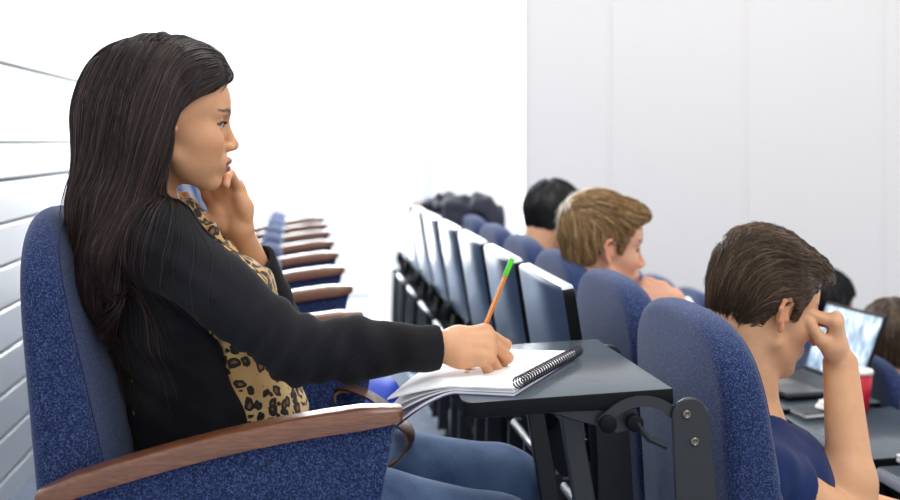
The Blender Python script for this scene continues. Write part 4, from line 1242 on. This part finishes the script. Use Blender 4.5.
    for S_, E_, W_ in ((J['SR'], ER, cR), (J['SL'], EL, cL)):
        cg.add(sleeve([S_, lerp(S_, E_, .5), E_, lerp(E_, W_, .4), W_], [sl[0], .054, sl[1], sl[2], sl[3] if S_ is J['SR'] else .042], W_-E_, .015), .030)
    cg.sub(cap(WL, lerp(WL, EL, .45), .034, .036), .002)
    axu = nrm(ER-J['SR']); axf = nrm(WR-ER)
    def wr(p):
        v = ripple(p, .0018, 18, (1, 1, 1))
        t = (p-ER)@axf; m = np.exp(-((p-ER)**2).sum(1)/.012)
        v = v+m*.0038*np.sin(((p-ER)@nrm(axu+axf))*170+2*np.sin(p[:, 2]*30))
        v = v+.0022*np.sin(t*95+p[:, 2]*60)*np.exp(-((t-.12)/.10)**2)
        m2 = np.exp(-((p-J['SR']-A_(.03, 0, -.05))**2).sum(1)/.010); v = v+m2*.003*np.sin((p@nrm([.6, 0, .8]))*150)
        back = np.exp(-((p[:, 2]-.68)/.10)**2)*np.clip((-.34-p[:, 0])/.05, 0, 1); v = v+back*.003*np.sin(p[:, 2]*105+p[:, 0]*75)
        return v
    cg.post = wr
    cg.cut(lambda p: np.where((p[:, 0] < -.15) & (p[:, 2] < .56), .515-p[:, 2], -1.), .004)
    sdf_obj('cardigan', cg, (-.70, 1.70, .48), (.03, 2.33, 1.02), .0036, M['cardigan'], b)
    # jeans
    jn = SDF(); jn.add(ecap(A_(-.41, 2.03, .52), A_(-.40, 2.03, .48), J['LAT'], (.150, .115), (.160, .12)), .02)
    leg_items(jn, HR, KR, AR, .009, (.080, .058, .040)); leg_items(jn, HL, KL, AL, .009, (.080, .058, .040))
    jn.cut(lambda p: .085-p[:, 2], .004)
    jn.post = lambda p: ripple(p, .0022, 22, (.7, 1.5, 1.2))+.002*np.sin(p[:, 0]*90+p[:, 1]*40)*np.exp(-((p[:, 0]+.28)/.08)**2)
    sdf_obj('jeans', jn, (-.62, 1.80, .06), (.20, 2.32, .64), .0045, M['denim'], b)
    shoe(AR, (1, 0), 0.0, b); shoe(AL, (1, .05), 0.0, b)
    # ---- hair: a combed mass, then strands that run over it and over the cardigan
    def hair_mass():
        H = SDF(); v = lambda *a: np.array(a)*s_
        H.add(local(ell(v(-.022, 0, .056), v(.108, .089, .106)), R, o), .01)
        H.add(local(ell(v(.030, 0, .078), v(.066, .072, .070)), R, o), .02)
        for q in (1, -1): H.add(local(ell(v(-.030, q*.080, -.010), v(.045, .026, .085)), R, o), .02)
        H.add(ecap(P(156, 130, 1.875), P(150, 205, 1.865), A_(1, .3, 0), (.034, .022), (.036, .022)), .02)
        H.add(ell(P(124, 110, 1.95), (.074, .088, .105)), .03)
        H.add(ecap(P(126, 125, 1.95), P(117, 210, 1.935), A_(0, 1, 0), (.092, .074), (.094, .070)), .03)
        B = [(-.30, -.050), (-.13, -.012), (-.02, -.003), (.012, -.005), (.035, .003), (.055, .026), (.082, .068), (.099, .090), (.13, .108), (.2, .13)]
        def cut(p):
            q = ((p-o)@R)/s_
            return (q[:, 0]-np.interp(q[:, 2], [a for a, _ in B], [c for _, c in B])+.0015*np.sin(q[:, 2]*260))*s_*.85
        H.cut(cut, .010)
        H.add(ecap(P(117, 205, 1.93), P(112, 290, 1.915), A_(0, 1, 0), (.094, .066), (.085, .042)), .02)
        H.add(ecap(P(112, 285, 1.915), P(116, 330, 1.90), A_(0, 1, 0), (.085, .040), (.050, .010)), .02)
        H.add(ecap(P(140, 175, 1.865), P(112, 250, 1.815), A_(.5, 1, 0), (.030, .030), (.030, .028)), .02)
        H.add(ecap(P(112, 250, 1.815), P(118, 290, 1.81), A_(.5, 1, 0), (.028, .024), (.010, .008)), .02)
        H.post = lambda p: .0026*np.sin(((p-o)@R)[:, 1]*115+((p-o)@R)[:, 0]*95+2*np.sin(p[:, 2]*14))+.0016*np.sin(((p-o)@R)[:, 0]*190-p[:, 2]*22)
        return H
    H = hair_mass()
    lo, hi = A_(-.78, 1.74, .60), A_(-.28, 2.12, 1.28)
    V, Q = nets(H, lo, hi, .0035)
    hb = np_mesh('hair', V-woff(b), Q, M['hair_matte'], b, True, np.clip(.14+.08*np.sin(V@A_(150, 120, 18)), 0, 1), 'Rnd')
    ql = ((V-o)@R)/s_
    U = SDF(); U.items = list(H.items)+[(1, lambda p: cg(p), .012)]; U.post = None
    def flow(p):
        q = ((p-o)@R)/s_
        f = np.clip((q[:, 0]-.0)/.05, 0, 1)*np.clip((q[:, 2]+.03)/.05, 0, 1)
        top = np.exp(-((q[:, 2]-.16)/.045)**2)
        d = np.stack([-(.16+1.15*f+.25*top), np.sign(q[:, 1])*(.55*top+.05), -np.ones(len(q))*(.95-.3*top)], 1)
        low = np.clip((-.20-q[:, 2])/.15, 0, 1)[:, None]
        dw = d@R.T
        return dw*(1-low)+np.array([.16, -.05, -1.0])*low
    gv = grad(H, V, .002)
    nl0 = gv@R; top = (ql[:, 2] > -.02) & ((ql[:, 0] < .0) | ((nl0[:, 0] < .75) & (nl0[:, 2] > -.15)))
    seeds = surface_seeds(V, top, 4200)
    strands('hair_strand', U, seeds, flow, 38, .0125, .003, .00062, M['hair_dark'], hb, .006, .006, lens=.35+.65*rng.rand(4200)**.7)
    nl = gv@R
    fr = (ql[:, 0] > .0) & (ql[:, 2] > .02) & (nl[:, 0] < .75) & (nl[:, 2] > -.15)
    seeds = surface_seeds(V, fr, 1100)
    strands('hair_strand', U, seeds, flow, 26, .009, .002, .0006, M['hair_dark'], hb, .003, .003, lens=.5+.5*rng.rand(1100))
    mid = (ql[:, 2] < -.02) & (ql[:, 2] > -.22)
    seeds = surface_seeds(V, mid, 1500)
    strands('hair_strand', U, seeds, flow, 30, .010, .002, .0006, M['hair_dark'], hb, .010, .011, lens=.5+.5*rng.rand(1500))
    bk = (ql[:, 2] < .02) & (ql[:, 2] > -.12) & (V[:, 0] < np.percentile(V[:, 0], 40))
    seeds = surface_seeds(V, bk, 70)
    strands('hair_strand', U, seeds, flow, 22, .010, .004, .0004, M['hair_dark'], hb, .040, .016, lens=.4+.6*rng.rand(70))
woman()

# ================================================================== man in the navy t-shirt
def navy_man():
    s_ = 1.0; o = P(760, 313, 2.12); R = rot(20, 18, 2)
    J = dict(P=A_(.68, 2.09, .285), C=A_(.585, 2.10, .45), N=P(744, 416, 2.11), SR=A_(.505, 1.93, .503), SL=A_(.55, 2.27, .52), LAT=A_(.1, 1, 0))
    ER, WR = A_(.672, 1.99, .405), P(840, 362, 2.10)
    EL, WL = A_(.73, 2.37, .335), A_(.93, 2.25, .325)
    s = SDF(); head_items(s, R, o, s_, True, 1.08)
    s.add(cap(o+R@A_(-.035, 0, -.030), J['N']+A_(0, 0, -.01), .060, .062), .025)
    torso_items(s, J, 0, .95, .78)
    arm_items(s, J['SR'], ER, WR, (.050, .041, .0375, .0255), flat=A_(1, -.3, 0)); arm_items(s, J['SL'], EL, WL, (.052, .042, .041, .0275))
    HR, KR, AR = A_(.71, 2.0, .27), A_(1.11, 2.0, .24), A_(1.06, 2.0, Z2+.10)
    HL, KL, AL = A_(.71, 2.18, .27), A_(1.09, 2.24, .24), A_(1.04, 2.25, Z2+.10)
    leg_items(s, HR, KR, AR); leg_items(s, HL, KL, AL)
    for An in (AR, AL): s.add(ecap(An+A_(0, 0, -.05), An+A_(.13, 0, -.065), A_(0, 1, 0), (.030, .032), (.032, .018)), .02)
    nails = []
    hand_items(s, WR, [-.10, .02, .99], [.93, -.34, .10], 1, 1.0,
               curl=[(66, 14, 8), (74, 40, 20), (80, 66, 36), (82, 76, 40)],
               thumb=[(.018, .022, -.010), (.044, .038, -.024), (.076, .037, -.042), (.096, .032, -.066)], spread=(3, 0, -2, -5), nails=nails)
    hand_items(s, WL, [.95, -.2, -.1], [.1, .1, .98], -1, 1.0, curl=(20, 30, 15), nails=nails)
    base = hexc(218, 166, 126)
    b = make_body((.70, 2.09, Z2), s, (.34, 1.76, Z2), (1.30, 2.48, 1.02), .0026,
                  lambda V: head_color(V, R, o, s_, base, hexc(190, 120, 108), hexc(92, 68, 50), True),
                  'seated man in a navy t-shirt, head bowed, fingers pressed to his brow')
    eyes(R, o, s_, b)
    tee = SDF(); torso_items(tee, J, .010, .95, .80)
    for S_, E_, k_ in ((J['SR'], ER, .27), (J['SL'], EL, .5)):
        e = lerp(S_, E_, k_); ax = nrm(E_-S_)
        tee.add(sleeve([S_-ax*.01, e], [.058, .060], ax), .015)
    tee.sub(cap(J['N']+A_(.02, 0, .0), J['N']+A_(.03, 0, .10), .062, .075), .004)
    tee.cut(lambda p: .235-p[:, 2], .004)
    tee.post = lambda p: ripple(p, .0016, 24, (1.4, .8, 1.2))+.0028*np.sin(((p-J['SR'])@nrm([.6, .1, -.9]))*110+p[:, 1]*30)*np.exp(-((p-J['SR']-A_(.03, -.03, -.05))**2).sum(1)/.012)
    sdf_obj('t_shirt', tee, (.38, 1.78, .20), (.90, 2.42, .70), .004, M['navy_tee'], b)
    tr = SDF(); tr.add(ecap(A_(.72, 2.09, .29), A_(.73, 2.09, .26), J['LAT'], (.16, .115), (.165, .12)), .02)
    leg_items(tr, HR, KR, AR, .010); leg_items(tr, HL, KL, AL, .010); tr.cut(lambda p: Z2+.08-p[:, 2], .004)
    sdf_obj('trousers', tr, (.52, 1.84, Z2+.05), (1.24, 2.40, .43), .006, M['dark_trousers'], b)
    shoe(AR, (1, 0), Z2, b); shoe(AL, (1, 0), Z2, b)
    def fl(q):
        up = np.clip((q[:, 2]-.05)/.06, 0, 1)[:, None]; bk = np.clip((-.03-q[:, 0])/.05, 0, 1)[:, None]
        wav = .35*np.sin(q[:, 0:1]*70+q[:, 1:2]*50)
        return up*np.array([-.95, -.30, .05])+(1-up)*((1-bk)*np.array([-.80, 0, -.50])+bk*np.array([-.25, 0, -1.0]))+wav*np.array([0, .35, .5])
    short_hair(R, o, s_, M['hair_brown'], b, extra=[((.055, 0, .100), (.050, .060, .036)), ((.088, -.010, .090), (.020, .036, .014)), ((-.02, 0, .085), (.085, .07, .065))],
               zb=[-.098, -.098, -.090, -.045, .000, .034, .030, .002, .002, .040, .058, .074, .084, .090], grow=.009, n=5600, steps=12, ds=.0058, lift=.008, rad=.00062, wob=.010, h=.0026, flow_fn=fl)
navy_man()

# ================================================================== students farther off
def seated(O, i, zf, head, yaw, pitch, label, hairmat, top, legs, s_=1.04, arms=None, hair_kw=None, h=.0045, base=(214, 160, 126), long_arm=1.0, group=None, blean=0.0, brow=(92, 68, 50), shirt_name='shirt'):
    R = rot(yaw, pitch, 0); o = np.asarray(head)
    seat = rowpt(O, .28, i*PITCH+W2+.012, zf+.545); fw = A_(CT, ST, 0); lt = A_(-ST, CT, 0)
    N = o+R@(A_(-.040, 0, -.115)*s_)+A_(-.012, 0, -.02)
    C_ = lerp(seat, N, .60)+fw*(-.01); J = dict(P=seat, C=C_, N=N, SR=N-lt*.165+A_(0, 0, -.045)+fw*.01, SL=N+lt*.165+A_(0, 0, -.045)+fw*.01, LAT=lt)
    s = SDF(); head_items(s, R, o, s_, True, 1.08)
    s.add(cap(o+R@A_(-.030, 0, -.030), N+A_(0, 0, -.01), .056, .058), .02)
    torso_items(s, J, 0, .98, .9)
    lo = np.minimum(np.minimum(o, seat), N); hi = np.maximum(np.maximum(o, seat), N)
    arm = {}
    for q, sg in (('R', -1), ('L', 1)):
        if arms and q in arms: E, W, f, dsl, curl, th = arms[q]
        else:
            S_ = J['S'+q]; E = S_+fw*.12+lt*sg*.03+A_(0, 0, -.22); W = E+fw*.21-lt*sg*.05+A_(0, 0, .03); f = fw; dsl = A_(0, 0, 1); curl = (20, 30, 20); th = None
        arm[q] = (E, W)
        arm_items(s, J['S'+q], E, W, (.050, .041, .040, .027))
        hand_items(s, W, f, dsl, 1 if q == 'R' else -1, 1.05, curl=curl, thumb=th)
        for pt in (E, W, W+nrm(f)*.19): lo = np.minimum(lo, pt); hi = np.maximum(hi, pt)
    L = {}
    for q, sg in (('R', -1), ('L', 1)):
        H_ = seat+lt*sg*.09+A_(0, 0, -.015); K = H_+fw*.43+lt*sg*.02+A_(0, 0, -.03); An = K*A_(1, 1, 0)-fw*.04+A_(0, 0, zf+.10)
        leg_items(s, H_, K, An); L[q] = (H_, K, An); s.add(ecap(An+A_(0, 0, -.05), An+fw*.13+A_(0, 0, -.065), lt, (.030, .032), (.032, .018)), .02)
        hi = np.maximum(hi, K); lo = np.minimum(lo, An); hi = np.maximum(hi, An+fw*.18)
    bs = A_(seat[0], seat[1], zf)
    lo2 = np.minimum(lo-.20, 9); hi2 = hi+.20; lo2[2] = zf
    b = make_body(bs, s, lo2, hi2, h, lambda V: head_color(V, R, o, s_, hexc(*base), hexc(186, 116, 104), hexc(*brow), True), label, group)
    eyes(R, o, s_, b)
    t = SDF(); torso_items(t, J, .012, .98, .92)
    for q in 'RL':
        E, W = arm[q]; S_ = J['S'+q]
        if long_arm > .5:
            w_ = lerp(E, W, .93); t.add(sleeve([S_, E, w_], [.060, .052, .036], W-E), .02)
        else:
            e = lerp(S_, E, .6); t.add(sleeve([S_, e], [.062, .060], E-S_), .02)
    t.sub(cap(N+A_(.01, 0, .0), N+A_(.02, 0, .10), .062, .075), .004)
    t.cut(lambda p: (seat[2]-.04)-p[:, 2], .004); t.post = lambda p: ripple(p, .003, 20)
    sdf_obj(shirt_name, t, lo-.12, hi+.12, .008, top, b)
    g = SDF(); g.add(ecap(seat+A_(0, 0, .0), seat+A_(0, 0, -.03), lt, (.16, .115), (.165, .12)), .02)
    for q in 'RL': leg_items(g, *L[q], g=.010)
    g.cut(lambda p: zf+.08-p[:, 2], .004); g.post = lambda p: ripple(p, .002, 20)
    sdf_obj('trousers', g, A_(lo[0]-.2, lo[1]-.2, zf+.05), A_(hi[0]+.2, hi[1]+.2, seat[2]+.14), .009, legs, b)
    for q in 'RL': shoe(L[q][2], fw, zf, b)
    kw = dict(n=1500, steps=8, ds=.006, rad=.0011, h=.005); kw.update(hair_kw or {})
    short_hair(R, o, s_, hairmat, b, **kw)
    return b
# blond man, knuckles against his mouth
WB = P(674, 300, 2.96); EB = P(706, 366, 3.00)
seated(O2, 2, Z2, P(601, 253, 2.99), 12, 9, 'blond man seated in the middle row, resting his mouth on his fist', M['hair_blond'], M['shirt_white'], M['trousers'],
       arms={'R': (EB+A_(0, -.02, 0), WB, A_(-.93, -.05, .30), A_(.15, -.85, .50), [(62, 78, 40), (66, 80, 40), (68, 82, 42), (70, 84, 44)], [(.018, .022, -.010), (.040, .040, -.024), (.066, .038, -.036), (.088, .026, -.040)])},
       hair_kw=dict(extra=[((.050, 0, .102), (.050, .058, .032)), ((.082, 0, .096), (.020, .038, .015)), ((-.02, 0, .082), (.08, .07, .062))], grow=.007, nape=.7, zb=[-.03, -.045, -.045, -.022, .010, .034, .030, .006, .006, .040, .058, .074, .084, .090], n=3200, steps=10, ds=.006, lift=.010, rad=.0010, wob=.016, h=.004,
                    flow_fn=lambda q: (q-np.array([-.07, 0, .11]))*6+np.clip((q[:, 2]-.06)/.05, 0, 1)[:, None]*np.array([.9, 0, .25])+np.array([0, 0, -.3])), h=.0035, base=(222, 168, 138))
seated(O2, 4, Z2, P(551, 223, 4.10), 40, 20, 'black-haired man seated farthest along the middle row, looking down', M['hair_black'], M['grey_top'], M['dark_trousers'],
       hair_kw=dict(grow=.012, nape=.75, zb=[-.04, -.052, -.052, -.026, .010, .034, .030, .006, .006, .040, .058, .074, .084, .090], extra=[((.03, 0, .10), (.06, .06, .032))], lift=.004), base=(205, 155, 122))
seated(O2, 3, Z2, P(594, 242, 3.55), 30, 14, 'pale blond student mostly hidden behind the blond man', M['hair_pale'], M['pink_top'], M['dark_trousers'],
       hair_kw=dict(grow=.020, lift=.014, wob=.02), base=(232, 190, 170), h=.006)
seated(O3, 4, Z3, P(822, 312, 4.15), 20, 14, 'dark-haired student seated just behind the open laptop screen', M['hair_black'], M['hoodie_blue'], M['dark_trousers'],
       hair_kw=dict(grow=.016), base=(205, 150, 118), h=.006)
seated(O3, 3, Z3, P(893, 352, 3.62), 35, 18, 'brown-haired student cut off by the right edge of the picture', M['hair_brown'], M['dark_trousers'], M['dark_trousers'],
       hair_kw=dict(grow=.022, n=2500, zb=[-.10, -.11, -.11, -.10, -.09, -.06, -.02, .002, .002, .030, .05, .066, .08, .09]), base=(215, 165, 135), brow=(50, 34, 28), h=.006)
# ------------------------------------------------------------------ light
w = bpy.data.worlds.new('world'); bpy.context.scene.world = w; w.use_nodes = True
w.node_tree.nodes['Background'].inputs[0].default_value = (.96, .975, 1.0, 1); w.node_tree.nodes['Background'].inputs[1].default_value = 1.0
def area(name, loc, target, sx, sy, power, col=(1, 1, 1)):
    l = bpy.data.lights.new(name, 'AREA'); l.shape = 'RECTANGLE'; l.size = sx; l.size_y = sy; l.energy = power; l.color = col
    o = bpy.data.objects.new(name, l); C.objects.link(o); o.location = loc
    o.rotation_euler = (Vector(target)-Vector(loc)).to_track_quat('-Z', 'Y').to_euler(); return o
area('window_daylight', (-.95, YFAR+.9, 1.7), (-.5, 2.0, .9), 3.4, 3.2, 440, (.93, .97, 1))
area('ceiling_lamp', (1.2, 1.2, 3.0), (.6, 2.2, .6), 1.2, 1.2, 26, (1, .97, .93))
area('ceiling_lamp', (1.9, 4.4, 3.1), (1.7, 6.9, 1.0), 1.0, 1.0, 17, (1, .95, .88))
area('ceiling_lamp', (-.25, 2.9, 3.0), (.35, 3.1, .6), 1.2, 1.2, 26, (1, .98, .95))
sc = bpy.context.scene
cd = bpy.data.cameras.new('camera'); cam = bpy.data.objects.new('camera', cd); C.objects.link(cam); sc.camera = cam
cam.location = (0, 0, ZC); cam.rotation_euler = (PI/2, 0, 0)
cd.sensor_width = 36; cd.lens = 36*F/900; cd.shift_y = -(250-142)/900
cd.dof.use_dof = True; cd.dof.focus_distance = 1.90; cd.dof.aperture_fstop = 3.6; cd.clip_start = .05
vs = sc.view_settings; vs.view_transform = 'Standard'; vs.look = 'None'; vs.gamma = 1; vs.use_curve_mapping = False; vs.exposure = 0.0
